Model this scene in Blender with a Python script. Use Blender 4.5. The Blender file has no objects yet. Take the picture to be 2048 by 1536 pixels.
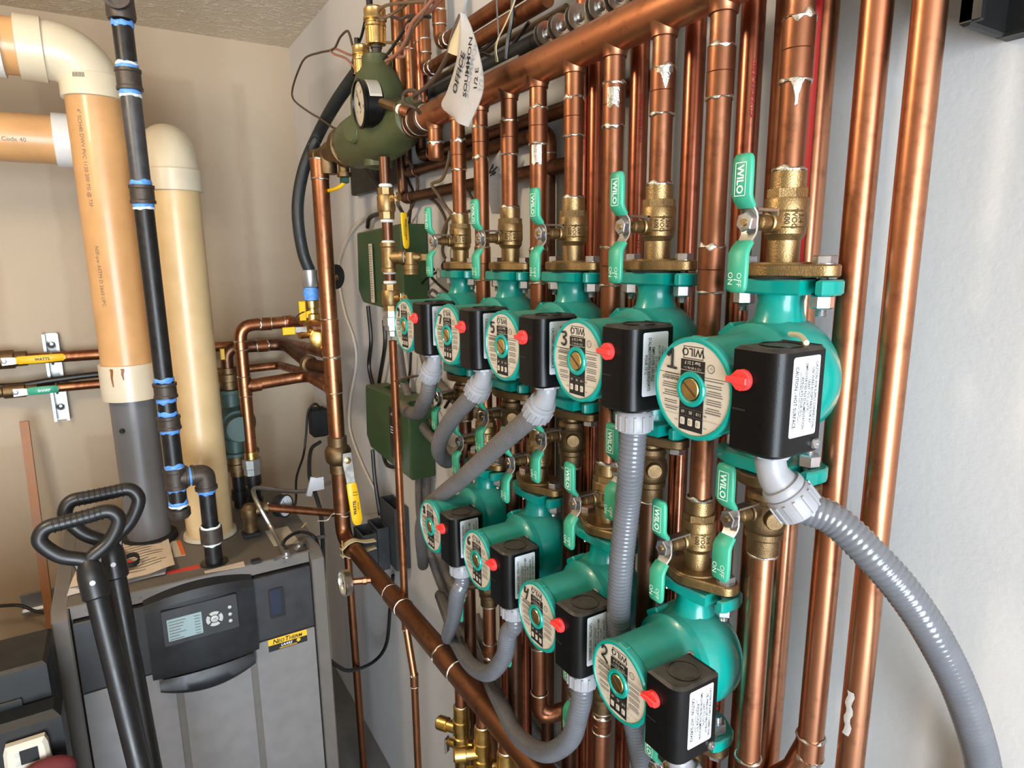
import bpy, bmesh, math, random
from mathutils import Vector, Matrix
from math import sin, cos, pi, radians, sqrt
sc = bpy.context.scene
COL = sc.collection
V = Vector
rnd = random.Random(7)
H = 1.70

# ---------------------------------------------------------------- materials
def lin(c):
    return tuple(((x/255)/12.92 if x/255 <= .04045 else ((x/255+.055)/1.055)**2.4) for x in c)
def nd(nt, t, **kw):
    n = nt.nodes.new(t)
    for k, v in kw.items():
        if k in n.inputs: n.inputs[k].default_value = v
        else: setattr(n, k, v)
    return n
def base(name):
    m = bpy.data.materials.new(name); m.use_nodes = True
    nt = m.node_tree; b = nt.nodes['Principled BSDF']
    return m, nt, b
def mix(nt, fac, a, b):
    n = nt.nodes.new('ShaderNodeMix'); n.data_type = 'RGBA'
    for i, x in ((0, fac), (6, a), (7, b)):
        if isinstance(x, (int, float)): n.inputs[i].default_value = x
        elif isinstance(x, tuple): n.inputs[i].default_value = (*x, 1) if len(x) == 3 else x
        else: nt.links.new(x, n.inputs[i])
    return n.outputs[2]
def ramp(nt, src, p0, p1, v0=0., v1=1.):
    n = nt.nodes.new('ShaderNodeMapRange'); n.inputs[1].default_value = p0; n.inputs[2].default_value = p1
    n.inputs[3].default_value = v0; n.inputs[4].default_value = v1; nt.links.new(src, n.inputs[0]); return n.outputs[0]
def noise(nt, scale, detail=3, rough=.55, stretch=None, dist=0.):
    tc = nt.nodes.new('ShaderNodeTexCoord'); src = tc.outputs['Object']
    if stretch:
        mp = nt.nodes.new('ShaderNodeMapping'); mp.inputs['Scale'].default_value = stretch
        nt.links.new(src, mp.inputs[0]); src = mp.outputs[0]
    n = nd(nt, 'ShaderNodeTexNoise', Scale=scale, Detail=detail, Roughness=rough, Distortion=dist)
    nt.links.new(src, n.inputs['Vector']); return n.outputs['Fac']
def bump(nt, b, src, strength=.2, dist=.001):
    n = nd(nt, 'ShaderNodeBump', Strength=strength, Distance=dist)
    nt.links.new(src, n.inputs['Height']); nt.links.new(n.outputs[0], b.inputs['Normal'])
def mk(name, col, rough=.5, metal=0., var=.0, vscale=20, bmp=0., bscale=200, coat=0., dust=0., dustcol=(190, 180, 160), spec=.5, emit=None, estr=0.):
    m, nt, b = base(name)
    c = lin(col); b.inputs['Roughness'].default_value = rough; b.inputs['Metallic'].default_value = metal
    b.inputs['Coat Weight'].default_value = coat; b.inputs['Specular IOR Level'].default_value = spec
    out = None
    if var > 0:
        f = noise(nt, vscale)
        out = mix(nt, ramp(nt, f, .3, .7), tuple(x*(1-var) for x in c), tuple(min(1, x*(1+var)) for x in c))
        r = ramp(nt, f, .3, .7, rough*.85, min(1, rough*1.15)); nt.links.new(r, b.inputs['Roughness'])
    if dust > 0:                        # a layer of dust that settled on the upper faces, broken up by noise
        g = nt.nodes.new('ShaderNodeNewGeometry'); sp = nt.nodes.new('ShaderNodeSeparateXYZ')
        nt.links.new(g.outputs['Normal'], sp.inputs[0])
        mul = nd(nt, 'ShaderNodeMath', operation='MULTIPLY'); nt.links.new(ramp(nt, sp.outputs[2], .35, .95, 0, dust), mul.inputs[0])
        nt.links.new(ramp(nt, noise(nt, 45, 4), .3, .6, .35, 1), mul.inputs[1])
        out = mix(nt, mul.outputs[0], out if out is not None else c, lin(dustcol))
        add = nd(nt, 'ShaderNodeMath', operation='ADD'); add.inputs[1].default_value = rough; add.use_clamp = True
        m2 = nd(nt, 'ShaderNodeMath', operation='MULTIPLY'); m2.inputs[1].default_value = .5
        nt.links.new(mul.outputs[0], m2.inputs[0]); nt.links.new(m2.outputs[0], add.inputs[0]); nt.links.new(add.outputs[0], b.inputs['Roughness'])
    if out is None: b.inputs['Base Color'].default_value = (*c, 1)
    else: nt.links.new(out, b.inputs['Base Color'])
    if bmp > 0: bump(nt, b, noise(nt, bscale, 2), bmp)
    if emit: b.inputs['Emission Color'].default_value = (*lin(emit), 1); b.inputs['Emission Strength'].default_value = estr
    return m
def copper(name, c1, c2, c3, rough=(.2, .42), scale=14, streak=(1, 1, .25), p=(.35, .65)):
    m, nt, b = base(name)
    f = noise(nt, scale, 5, .6, streak, .6); g = noise(nt, scale*5, 4, .65)
    o = mix(nt, ramp(nt, f, *p), lin(c1), lin(c2))
    o = mix(nt, ramp(nt, g, .55, .78, 0, .75), o, lin(c3))
    nt.links.new(o, b.inputs['Base Color']); b.inputs['Metallic'].default_value = 1.
    nt.links.new(ramp(nt, f, .3, .7, *rough), b.inputs['Roughness'])
    bump(nt, b, g, .05, .0006)
    return m
M = {}
M['cu'] = copper('copper_tarnished', (172, 120, 90), (130, 84, 60), (78, 54, 42), (.34, .50), p=(.40, .60))
M['cub'] = copper('copper_bright', (206, 150, 118), (176, 116, 84), (126, 82, 62), (.24, .38), 10, (1, 1, .1))
M['cur'] = copper('copper_reddish', (184, 116, 90), (142, 80, 58), (94, 52, 40), (.22, .36), 10, (1, 1, .1))
M['cud'] = copper('copper_brown', (120, 86, 68), (88, 62, 48), (52, 40, 34), (.36, .5))
M['cuo'] = copper('copper_orange', (172, 118, 84), (130, 82, 56), (78, 53, 41), (.32, .48), p=(.40, .60))
M['hdr'] = copper('copper_header', (206, 142, 104), (166, 102, 68), (98, 62, 46), (.30, .44), 9, (1, .2, 1), p=(.40, .60))
M['bigcu'] = copper('copper_big_return', (152, 104, 74), (114, 76, 52), (74, 52, 40), (.38, .52), 9, (1, .3, 1))
M['brass'] = mk('cast_brass', (156, 130, 90), .42, 1., .25, 60, .35, 700, dust=.35, dustcol=(150, 130, 105))
M['brassd'] = mk('cast_brass_dull', (120, 98, 70), .5, 1., .25, 60, .35, 700, dust=.45, dustcol=(140, 118, 95))
M['brassk'] = mk('brass_recess', (84, 66, 44), .6, .8)
M['brassy'] = mk('yellow_brass', (200, 166, 96), .3, 1., .18, 40, .15, 500)
M['gold'] = mk('brass_screw', (226, 192, 128), .28, 1., .1, 60)
M['teal'] = mk('teal_enamel', (0, 146, 134), .28, 0., .1, 18, .06, 260, coat=.15, dust=.2, dustcol=(140, 166, 140))
M['rim'] = mk('teal_rim', (0, 146, 134), .35, 0., coat=.1)
M['black'] = mk('black_moulded_plastic', (9, 9, 10), .32, 0., .2, 60, .10, 900, dust=.45, dustcol=(120, 112, 102), spec=.25)
M['plate'] = mk('plate_cream', (196, 186, 170), .55, spec=.3)
M['ink'] = mk('black_ink', (22, 20, 20), .55)
M['grey_ink'] = mk('grey_ink', (96, 90, 84), .6)
M['label'] = mk('white_label', (214, 216, 222), .7, spec=.15)
M['red'] = mk('red_knob', (240, 62, 60), .35, coat=.2)
M['zinc'] = mk('zinc_plated_steel', (196, 198, 204), .3, 1., .15, 80)
M['steel'] = mk('brushed_steel', (190, 186, 178), .32, 1., .12, 60)
M['grip'] = mk('green_vinyl_grip', (58, 160, 128), .4, 0., .06, 30)
M['gripink'] = mk('pale_green_print', (216, 240, 226), .5)
M['conduit'] = mk('grey_pvc_conduit', (98, 100, 106), .24, 0., .08, 40, coat=.3, dust=.25, dustcol=(140, 130, 118))
M['conduitd'] = mk('dusty_grey_conduit', (98, 95, 95), .5, 0., .12, 30, dust=.55, dustcol=(140, 126, 110))
M['conn'] = mk('grey_connector', (150, 150, 154), .38, 0., .05, 40)
M['solder'] = mk('solder_silver', (214, 208, 196), .34, 1., .12, 300, .5, 900)
M['tape'] = mk('silver_foil_tape', (190, 186, 176), .36, 1., .2, 120, .6, 400)
M['rubber'] = mk('black_gasket', (20, 20, 20), .7)
M['redprint'] = mk('red_print_and_reflection', (176, 24, 34), .5)  # pipe lettering, and the red reflection painted on one pipe
M['pvc'] = mk('beige_vent_pipe', (196, 150, 100), .36, 0., .1, 12, coat=.1)
M['pvcl'] = mk('pale_beige_vent_pipe', (208, 178, 132), .36, 0., .08, 12, coat=.1)
M['pvcw'] = mk('cream_pvc_fitting', (204, 192, 168), .36, 0., .04, 14, coat=.15)
M['pvcwhite'] = mk('white_pvc_fitting', (216, 216, 214), .3, coat=.2)
M['greypipe'] = mk('grey_vent_pipe', (98, 98, 100), .34, 0., .05, 10)
M['iron'] = mk('black_iron', (34, 33, 33), .38, .3, .3, 50, .2, 300)
M['irong'] = mk('grey_iron', (72, 72, 74), .42, .4, .2, 40, .2, 300)
M['ironf'] = mk('iron_fitting', (74, 66, 60), .5, .5, .2, 60, .4, 300)
M['blue'] = mk('blue_thread_tape', (92, 150, 226), .5, 0., .25, 200, .5, 300)
M['whitetape'] = mk('white_thread_tape', (222, 222, 216), .6, bmp=.4, bscale=300)
M['sep'] = mk('olive_green_enamel', (72, 78, 48), .42, 0., .08, 20, .2, 220, dust=.3, dustcol=(110, 110, 84))
M['boxg'] = mk('green_box_paint', (44, 72, 40), .42, 0., .05, 12, .1, 500, dust=.35, dustcol=(130, 126, 96))
M['yellow'] = mk('yellow_vinyl', (242, 190, 22), .38)
M['dkgreen'] = mk('dark_green_vinyl', (30, 70, 60), .45)
M['hose'] = mk('black_rubber', (32, 36, 38), .5, 0., .1, 60)
M['wire'] = mk('brown_wire', (74, 56, 44), .45)
M['wirep'] = mk('pinkish_wire', (158, 104, 84), .45)
M['wiret'] = mk('tan_wire', (108, 86, 64), .45)
M['wireb'] = mk('black_wire', (22, 22, 22), .4)
M['wirew'] = mk('white_wire', (214, 204, 186), .45)
M['wirey'] = mk('cream_wire', (214, 194, 140), .45)
M['bx'] = mk('armoured_cable_steel', (168, 164, 158), .35, .9)
M['paper'] = mk('paper', (218, 202, 182), .8, 0., .06, 30)
M['paperw'] = mk('white_paper', (216, 214, 220), .8)
M['tag'] = mk('white_wrapper_tag', (178, 174, 172), .7, 0., .06, 200)
M['tagc'] = mk('cream_tape', (210, 196, 160), .6)
M['blr'] = mk('boiler_grey_paint', (126, 122, 120), .45, 0., .05, 30, .06, 700)
M['blrd'] = mk('boiler_dark_panel', (48, 48, 50), .4, 0., .06, 30, .06, 700)
M['blrs'] = mk('boiler_side_grey', (104, 98, 92), .5, 0., .05, 30)
M['blrk'] = mk('boiler_charcoal_plastic', (32, 33, 35), .42, 0., .08, 30)
M['lcd'] = mk('lcd_glass', (148, 168, 168), .12, coat=.6)
M['btn'] = mk('pale_button', (186, 184, 180), .45)
M['amber'] = mk('amber_label', (238, 186, 44), .45)
M['dkglass'] = mk('dark_window_plastic', (40, 48, 66), .12, coat=.5)
M['wood'] = mk('pine_stick', (156, 104, 64), .55, 0., .15, 20)
M['stain'] = mk('brown_drip_stain', (132, 84, 42), .5)
M['pumpg'] = mk('grey_green_cast_iron', (60, 82, 76), .5, 0., .12, 30, .3, 200)
M['shovel'] = mk('black_shovel_plastic', (28, 28, 29), .38, 0., .15, 40)
M['case'] = mk('black_case_plastic', (17, 18, 18), .45, 0., .1, 30)
M['thermo'] = mk('off_white_plastic', (206, 196, 180), .45)
M['maroon'] = mk('maroon_fabric', (92, 26, 28), .8)
M['orange'] = mk('orange_label', (226, 110, 50), .5)
M['redl'] = mk('red_label', (206, 62, 50), .5)
M['glassw'] = mk('gauge_glass', (214, 204, 184), .1, coat=.8)
M['led'] = mk('green_led', (120, 255, 60), .4, emit=(120, 255, 60), estr=1.5)
M['alum'] = mk('aluminium', (196, 200, 204), .35, .9)
M['bone'] = mk('cream_paint_drip', (226, 214, 180), .5)
M['strut'] = mk('galvanised_strut', (170, 172, 168), .42, .85, .15, 50)
M['plasticbrk'] = mk('dark_grey_moulding', (58, 62, 66), .42, 0., .1, 60)
M['foam'] = mk('dusty_grey_debris', (110, 104, 96), .9, 0., .4, 60, .8, 120)

# ---------------------------------------------------------------- mesh builder
def fr(w, hint=None):
    w = V(w).normalized()
    h = V(hint) if hint else (V((0, 0, 1)) if abs(w.z) < .9 else V((0, 1, 0)))
    u = h.cross(w)
    if u.length < 1e-6: u = V((1, 0, 0)).cross(w)
    u.normalize(); return u, w.cross(u), w
class MB:
    def __init__(s): s.v = []; s.f = []; s.m = []
    def add(s, vs, fs, mat=0):
        o = len(s.v); s.v += [tuple(x) for x in vs]
        for f in fs: s.f.append(tuple(i+o for i in f)); s.m.append(mat)
        return s
    def rings(s, R, mat=0, closed=True, cap0=False, cap1=False, loop=False):
        n = len(R[0]); vs = [p for r in R for p in r]; fs = []
        k = len(R)
        for i in range(k if loop else k-1):
            a, b = i*n, ((i+1) % k)*n
            for j in range(n if closed else n-1):
                j2 = (j+1) % n; fs.append((a+j, a+j2, b+j2, b+j))
        if cap0: fs.append(tuple(range(n-1, -1, -1)))
        if cap1: fs.append(tuple((k-1)*n+j for j in range(n)))
        return s.add(vs, fs, mat)
    def lathe(s, prof, o=(0, 0, 0), ax=(0, 0, 1), seg=24, mat=0, caps=True, ph=0.):
        u, v, w = fr(ax); o = V(o)
        R = [[o+w*h+(u*cos(2*pi*(j+ph)/seg)+v*sin(2*pi*(j+ph)/seg))*max(r, 1e-5) for j in range(seg)] for r, h in prof]
        return s.rings(R, mat, True, caps, caps)
    def cyl(s, a, b, r, seg=20, mat=0, r2=None, ch=0., ph=0.):
        a, b = V(a), V(b); L = (b-a).length; r2 = r if r2 is None else r2
        p = [(r, 0), (r2, L)] if ch <= 0 else [(r-ch, 0), (r, ch), (r2, L-ch), (r2-ch, L)]
        return s.lathe(p, a, b-a, seg, mat, True, ph)
    def tube(s, pts, r, seg=14, mat=0, caps=True, loop=False):
        P = [V(p) for p in pts]; n = len(P)
        T = []
        for i in range(n):
            a = P[(i-1) % n] if (loop or i > 0) else P[i]; b = P[(i+1) % n] if (loop or i < n-1) else P[i]
            T.append((b-a).normalized())
        u, v, w = fr(T[0]); R = []
        for i in range(n):
            q = T[i-1].rotation_difference(T[i]) if i else None
            if q: u = q @ u
            u = (u-T[i]*u.dot(T[i])).normalized(); v = T[i].cross(u)
            ri = r[i] if isinstance(r, (list, tuple)) else r
            R.append([P[i]+(u*cos(2*pi*j/seg)+v*sin(2*pi*j/seg))*ri for j in range(seg)])
        return s.rings(R, mat, True, caps and not loop, caps and not loop, loop)
    def prism(s, out, h0, h1, o=(0, 0, 0), U=(1, 0, 0), Vv=(0, 1, 0), mat=0, ch=0., mat_top=None):
        o, U, Vv = V(o), V(U), V(Vv); W = U.cross(Vv)
        A = sum(out[i][0]*out[(i+1) % len(out)][1]-out[(i+1) % len(out)][0]*out[i][1] for i in range(len(out)))
        if A < 0: out = out[::-1]
        def ins(d):
            n = len(out); q = []
            for i in range(n):
                p0, p1, p2 = V(out[i-1]), V(out[i]), V(out[(i+1) % n])
                e1 = (p1-p0); e2 = (p2-p1)
                n1 = V((-e1.y, e1.x)).normalized() if e1.length > 1e-9 else V((0, 0)); n2 = V((-e2.y, e2.x)).normalized() if e2.length > 1e-9 else V((0, 0))
                b = n1+n2
                if b.length < 1e-6: b = n1
                b.normalize(); k = max(.4, b.dot(n1)); q.append(p1+b*(d/k))
            return q
        L = [(out, h0), (out, h1)] if ch <= 0 else [(ins(ch), h0), (out, h0+ch), (out, h1-ch), (ins(ch), h1)]
        R = [[o+U*p[0]+Vv*p[1]+W*h for p in q] for q, h in L]
        n = len(out); s.rings(R, mat, True, True, False)
        return s.add(R[-1], [tuple(range(n))], mat if mat_top is None else mat_top)
    def box(s, lo, hi, mat=0, ch=0.):
        (x0, y0, z0), (x1, y1, z1) = lo, hi
        return s.prism([(x0, y0), (x1, y0), (x1, y1), (x0, y1)], z0, z1, mat=mat, ch=ch)
    def obox(s, c, U, Vv, a, b, c2, mat=0, ch=0.):          # box centred on c, half sizes a (U), b (V), c2 (W)
        return s.prism([(-a, -b), (a, -b), (a, b), (-a, b)], -c2, c2, c, U, Vv, mat, ch)
    def sphere(s, c, r, seg=16, mat=0, sc3=(1, 1, 1)):
        c = V(c); n = seg//2; R = []
        for i in range(n+1):
            t = pi*i/n; rr = max(sin(t), 1e-4)
            R.append([c+V((cos(2*pi*j/seg)*rr*r*sc3[0], sin(2*pi*j/seg)*rr*r*sc3[1], -cos(t)*r*sc3[2])) for j in range(seg)])
        return s.rings(R, mat, True, True, True)
    def torus(s, o, ax, R0, r, seg=28, sg=8, mat=0):
        u, v, w = fr(ax); o = V(o)
        return s.tube([o+(u*cos(2*pi*j/seg)+v*sin(2*pi*j/seg))*R0 for j in range(seg)], r, sg, mat, False, True)
    def quad(s, o, U, Vv, x0, y0, x1, y1, mat=0):
        o, U, Vv = V(o), V(U), V(Vv)
        return s.add([o+U*a+Vv*b for a, b in ((x0, y0), (x1, y0), (x1, y1), (x0, y1))], [(0, 1, 2, 3)], mat)
    def text(s, t, size, o, U, Vv, mat=0, al='C', wx=1., bend=None, bold=0., sh=0.):
        o, U, Vv = V(o), V(U), V(Vv); vs, fs, w, h = glyphs(t, bold)
        k = size; ox = {'C': -w/2, 'L': 0, 'R': -w}[al]
        q = []
        for x, y in vs:
            X = (x+ox)*k*wx+sh*y*k; Y = (y-h/2)*k
            q.append(bend(X, Y) if bend else o+U*X+Vv*Y)
        return s.add(q, fs, mat)
    def build(s, name, mats, parent=None, world=True, sharp=38, smooth=True):
        me = bpy.data.meshes.new(name); vs = s.v
        if parent is not None and world:
            q = V((0, 0, 0)); p = parent
            while p is not None: q += V(p.location); p = p.parent
            vs = [(x[0]-q.x, x[1]-q.y, x[2]-q.z) for x in vs]
        me.from_pydata(vs, [], s.f)
        for m in (mats if isinstance(mats, (list, tuple)) else [mats]): me.materials.append(M[m] if isinstance(m, str) else m)
        me.polygons.foreach_set('material_index', s.m)
        if smooth: me.polygons.foreach_set('use_smooth', [True]*len(s.f))
        bm = bmesh.new(); bm.from_mesh(me); bmesh.ops.recalc_face_normals(bm, faces=bm.faces); bm.to_mesh(me); bm.free()
        if smooth: me.set_sharp_from_angle(angle=radians(sharp))
        me.update()
        o = bpy.data.objects.new(name, me); COL.objects.link(o)
        if parent is not None: o.parent = parent
        return o
_G = {}
def glyphs(t, bold=0.):
    key = (t, bold)
    if key not in _G:
        cu = bpy.data.curves.new('t', 'FONT'); cu.body = t; cu.size = 1; cu.resolution_u = 2; cu.offset = bold
        ob = bpy.data.objects.new('t', cu); COL.objects.link(ob)
        me = bpy.data.meshes.new_from_object(ob)
        vs = [(v.co.x, v.co.y) for v in me.vertices]; fs = [tuple(p.vertices) for p in me.polygons]
        bpy.data.objects.remove(ob); bpy.data.curves.remove(cu); bpy.data.meshes.remove(me)
        x0 = min(v[0] for v in vs); x1 = max(v[0] for v in vs)
        _G[key] = ([(x-x0, y) for x, y in vs], fs, x1-x0, .72)
    return _G[key]
def rrect(x0, y0, x1, y1, r, n=4):
    o = []
    for cx, cy, a in ((x1-r, y0+r, -90), (x1-r, y1-r, 0), (x0+r, y1-r, 90), (x0+r, y0+r, 180)):
        for i in range(n+1):
            t = radians(a+90*i/n); o.append((cx+r*cos(t), cy+r*sin(t)))
    return o
def hull_ears(rc, re, d, n=8, ax=1):       # oval flange outline: centre circle and two ear circles at +-d along y
    b = math.acos((rc-re)/d); o = []
    for s0, r, c in ((0, rc, 0), (1, re, d), (2, rc, 0), (3, re, -d)):
        rng = {0: (-pi/2+b, pi/2-b), 1: (pi/2-b, pi/2+b), 2: (pi/2+b, 3*pi/2-b), 3: (3*pi/2-b, 3*pi/2+b)}[s0]
        k = n if s0 % 2 else 8
        for i in range(k+1):
            t = rng[0]+(rng[1]-rng[0])*i/k; o.append((r*cos(t), c+r*sin(t)))
    q = []
    for p in o:
        if not q or (V(p)-V(q[-1])).length > 1e-5: q.append(p)
    return q
def spline(P, n=8):
    P = [V(p) for p in P]; Q = [2*P[0]-P[1]]+P+[2*P[-1]-P[-2]]; o = []
    for i in range(1, len(Q)-2):
        for k in range(n):
            t = k/n; a, b, c, d = Q[i-1], Q[i], Q[i+1], Q[i+2]
            o.append(.5*((2*b)+(c-a)*t+(2*a-5*b+4*c-d)*t*t+(3*b-a-3*c+d)*t**3))
    o.append(P[-1]); return o
def fillet(P, r, n=6):                     # polyline with rounded corners
    P = [V(p) for p in P]; o = [P[0]]
    for i in range(1, len(P)-1):
        a, b, c = P[i-1], P[i], P[i+1]; d1 = (a-b).normalized(); d2 = (c-b).normalized()
        ang = d1.angle(d2); t = min(r/math.tan(ang/2), (a-b).length*.49, (c-b).length*.49)
        p, q = b+d1*t, b+d2*t
        for k in range(n+1):
            s = k/n; o.append((1-s)**2*p+2*s*(1-s)*b+s*s*q)
    o.append(P[-1]); return o
def resample(P, step):
    o = [P[0]]; acc = 0
    for a, b in zip(P, P[1:]):
        L = (b-a).length
        while acc+L >= step and L > 1e-9:
            t = (step-acc)/L; a = a+(b-a)*t; o.append(a); L = (b-a).length; acc = 0
        acc += L
    if (o[-1]-P[-1]).length > step*.3: o.append(P[-1])
    return o
# ---------------------------------------------------------------- scene objects
def thing(name, label, cat, loc=(0, 0, 0), group=None):
    o = bpy.data.objects.new(name, None); o.empty_display_size = .03; COL.objects.link(o); o.location = loc
    o['label'] = label; o['category'] = cat
    if group: o['group'] = group
    return o
def tag(o, label, cat, group=None):
    o['label'] = label; o['category'] = cat
    if group: o['group'] = group
    return o
def struct(name, mb, mats, **k):
    o = mb.build(name, mats, **k); o['kind'] = 'structure'; return o
def kids(o): return [c for c in bpy.data.objects if c.parent == o]
def dup(root, loc, label=None, group=None):
    r = root.copy(); COL.objects.link(r); r.location = loc
    if label: r['label'] = label
    if group: r['group'] = group
    for ch in kids(root):
        c = ch.copy(); COL.objects.link(c); c.parent = r
        for g in kids(ch):
            d = g.copy(); COL.objects.link(d); d.parent = c
    return r
def solder(mb, o, ax, r, w=.0035, amp=.0022, seed=0, mat=0, seg=36, th=.0008, drip=None):
    rr = random.Random(seed); u, v, d = fr(ax); o = V(o)
    ph = [rr.uniform(0, 6.3) for _ in range(4)]
    R = [[] for _ in range(5)]
    for j in range(seg):
        a = 2*pi*j/seg
        n1 = .5*sin(2*a+ph[0])+.5*sin(5*a+ph[1]); n2 = .5*sin(3*a+ph[2])+.5*sin(7*a+ph[3])
        hi = w/2+amp*max(-.5, n1); lo = -w/2-amp*max(-.5, n2)
        if drip:
            q = math.exp(-((((a-drip[0]+pi) % (2*pi))-pi)/.22)**2); lo -= drip[1]*q
        dirn = u*cos(a)+v*sin(a)
        for k, (hh, t) in enumerate(((hi, .0001), (hi*.6, th), (0, th*1.4), (lo*.7, th), (lo, .0001))):
            R[k].append(o+dirn*(r+t)+d*hh)
    mb.rings(R, mat, True, False, False)
    return mb
def wrap(cx, cy, r, ang, z0, up=1, rot=0):
    # text bent round a vertical pipe; rot 90 reads downwards
    def f(X, Y):
        if rot: t = ang+Y/r; z = z0-X           # reads downward
        else: t = ang+X/r; z = z0+Y
        return V((cx+r*cos(t), cy+r*sin(t), z))
    return f
# ---------------------------------------------------------------- circulator pumps
X0 = .51                                   # axis of the pumped columns, metres from the camera side
def hexo(af, ph=0): return [(af/sqrt(3)*cos(pi/3*i+ph), af/sqrt(3)*sin(pi/3*i+ph)) for i in range(6)]
def slot_flange():
    o = [(.023, -.020), (.0165, -.0345), (.004, -.0345), (.0055, -.0455), (.012, -.0455), (.0125, -.0535), (-.004, -.0555), (-.0165, -.0475), (-.0165, -.0455)]
    # outline with two open bolt slots: the near ear opens towards the room, the far ear towards the wall
    o = [(-.0265, -.0165), (-.0235, -.0345), (-.0045, -.0345), (.0025, -.0345), (.0055, -.040), (.0025, -.0455), (-.0185, -.0455), (-.0185, -.0515), (-.012, -.0545), (.006, -.0545), (.0165, -.049), (.0265, -.027)]
    return o+[(-x, -y) for x, y in o]
def pump_body():
    b = MB(); s = 36
    b.lathe([(.0, .034), (.028, .034), (.046, .028), (.0545, .016), (.0565, .002), (.0555, -.012), (.051, -.022), (.049, -.030), (.0, -.030)], (0, 0, 0), (1, 0, 0), s)
    for g in (1, -1):
        b.lathe([(.036, .018), (.030, .034), (.0245, .046), (.0205, .058), (.0195, .068), (.021, .0745), (.0235, .077)], (0, 0, 0), (0, 0, g), 28)
        h0, h1 = (.0755, .0885) if g > 0 else (-.0885, -.0755)
        b.prism(slot_flange(), h0, h1, (0, 0, 0), (1, 0, 0), (0, 1, 0), 0, .0016)
    return b
def motor():
    b = MB(); s = 40; ax = (-1, 0, 0)
    b.lathe([(.0485, .024), (.0505, .026), (.0505, .0345), (.047, .037), (.0435, .0415), (.0425, .046), (.0422, .098), (.0432, .099), (.0438, .1005), (.0438, .1065), (.0425, .1085), (.0402, .1085), (.0395, .1065), (.0, .1065)], (0, 0, 0), ax, s)
    for k in range(5): # small moulded bosses on the rim
        a = 2*pi*(k+.3)/5
        b.obox((-.1035, .0432*cos(a), .0432*sin(a)), (1, 0, 0), (0, -sin(a), cos(a)), .003, .006, .0012, 0, .0005)
    for a in (52, 232, 308):
        a = radians(a); c = V((-.026, cos(a)*.0505, sin(a)*.0505)); R = V((0, cos(a), sin(a))); T = V((0, -sin(a), cos(a)))
        b.prism(rrect(-.0100, -.012, .0100, .0055, .003), -.013, .0075, c, T, R, 0, .0015)
    b.lathe([(.0146, .1062), (.0152, .109), (.0144, .1105), (.0118, .1108), (.0102, .1095), (.0098, .107)], (0, 0, 0), ax, 30, 0, False)
    return b
NU, NV = V((0, 1, 0)), V((0, 0, -1))        # the plate was fitted upside down: its text runs towards +y with its top downwards
def nameplate():
    b = MB(); x = -.1072; o = V((x, 0, 0))
    b.lathe([(.0395, 0), (.0395, .0008), (0, .0008)], (x+.0006, 0, 0), (-1, 0, 0), 44, 0, False)
    e = -.0005
    def q(x0, y0, x1, y1, m=1, k=1): b.quad(o+V((e*k, 0, 0)), NU, NV, x0, y0, x1, y1, m)
    def t(s, size, cx, cy, m=1, k=1, **kw): b.text(s, size, o+V((e*k, 0, 0))+NU*cx+NV*cy, NU, NV, m, **kw)
    # vertical black band, text coordinates: +Y points down on the fitted pump
    q(-.0132, -.0245, .0132, .0362)
    for w in (.0133, ):
        pass
    for (x0, y0, x1, y1) in ((-.0108, -.0357, .0108, -.0351), (-.0108, -.0258, .0108, -.0252), (-.0108, -.0357, -.0102, -.0252), (.0102, -.0357, .0108, -.0252)): q(x0, y0, x1, y1)
    t('WILO', .0095, 0, -.0305, bold=.012)
    t('Star S 21 F', .0040, 0, -.0218, 0, 2, bold=.01); t('115 V 60 Hz 1~', .0030, 0, -.0175, 0, 2)
    q(-.0132, -.0156, .0132, -.0152, 0, 2)
    for i, (a, c) in enumerate((('60', '1'), ('85', '2'), ('110', '3'))):
        cx = .0086-i*.0086
        t(a, .0038, cx, .0205, 0, 2)
        b.prism(rrect(cx-.0026, .0254, cx+.0026, .0318, .001, 2), 0, .0001, o+V((e*2, 0, 0)), NU, NV, 0)
        t(c, .0040, cx, .0286, 1, 4)
    for y in (.0172, .0236): q(-.0325 if y < .02 else -.030, y, .0325 if y < .02 else .030, y+.00025, 2, 3)
    for cx in (-.0043, .0043): q(cx-.0001, .0172, cx+.0001, .0236, 2, 3)
    q(-.0375, -.0120, -.0134, -.0116); q(.0134, -.0108, .0375, -.0104)
    t('WARNING', .0040, .0245, -.0060, bold=.01)
    rr = random.Random(3)
    def lines(cx, y0, n, w, st=.0019):
        for k in range(n):
            ww = w*rr.uniform(.7, 1); q(cx-ww/2, y0+k*st, cx+ww/2, y0+k*st+.0008, 2)
    lines(.0235, -.0105, 2, .020); lines(.0245, -.0022, 3, .021); lines(.0240, .0048, 3, .020); lines(.0235, .0130, 2, .019); lines(.0225, .0186, 2, .016)
    lines(-.0230, -.0100, 1, .021); lines(-.0235, -.0066, 2, .018); lines(-.0240, -.0016, 3, .018); lines(-.0240, .0055, 3, .017); lines(-.0235, .0127, 3, .018)
    t('W', .0030, -.0155, .0206); t('MCA', .0018, .0165, .029); t('ohms', .0018, -.0160, .031)
    b.torus(o+V((e, 0, 0))+NU*(-.0195)+NV*(-.0195), (1, 0, 0), .0034, .0003, 20, 4, 2); t('U', .003, -.0195, -.0195, 2)
    return b
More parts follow.
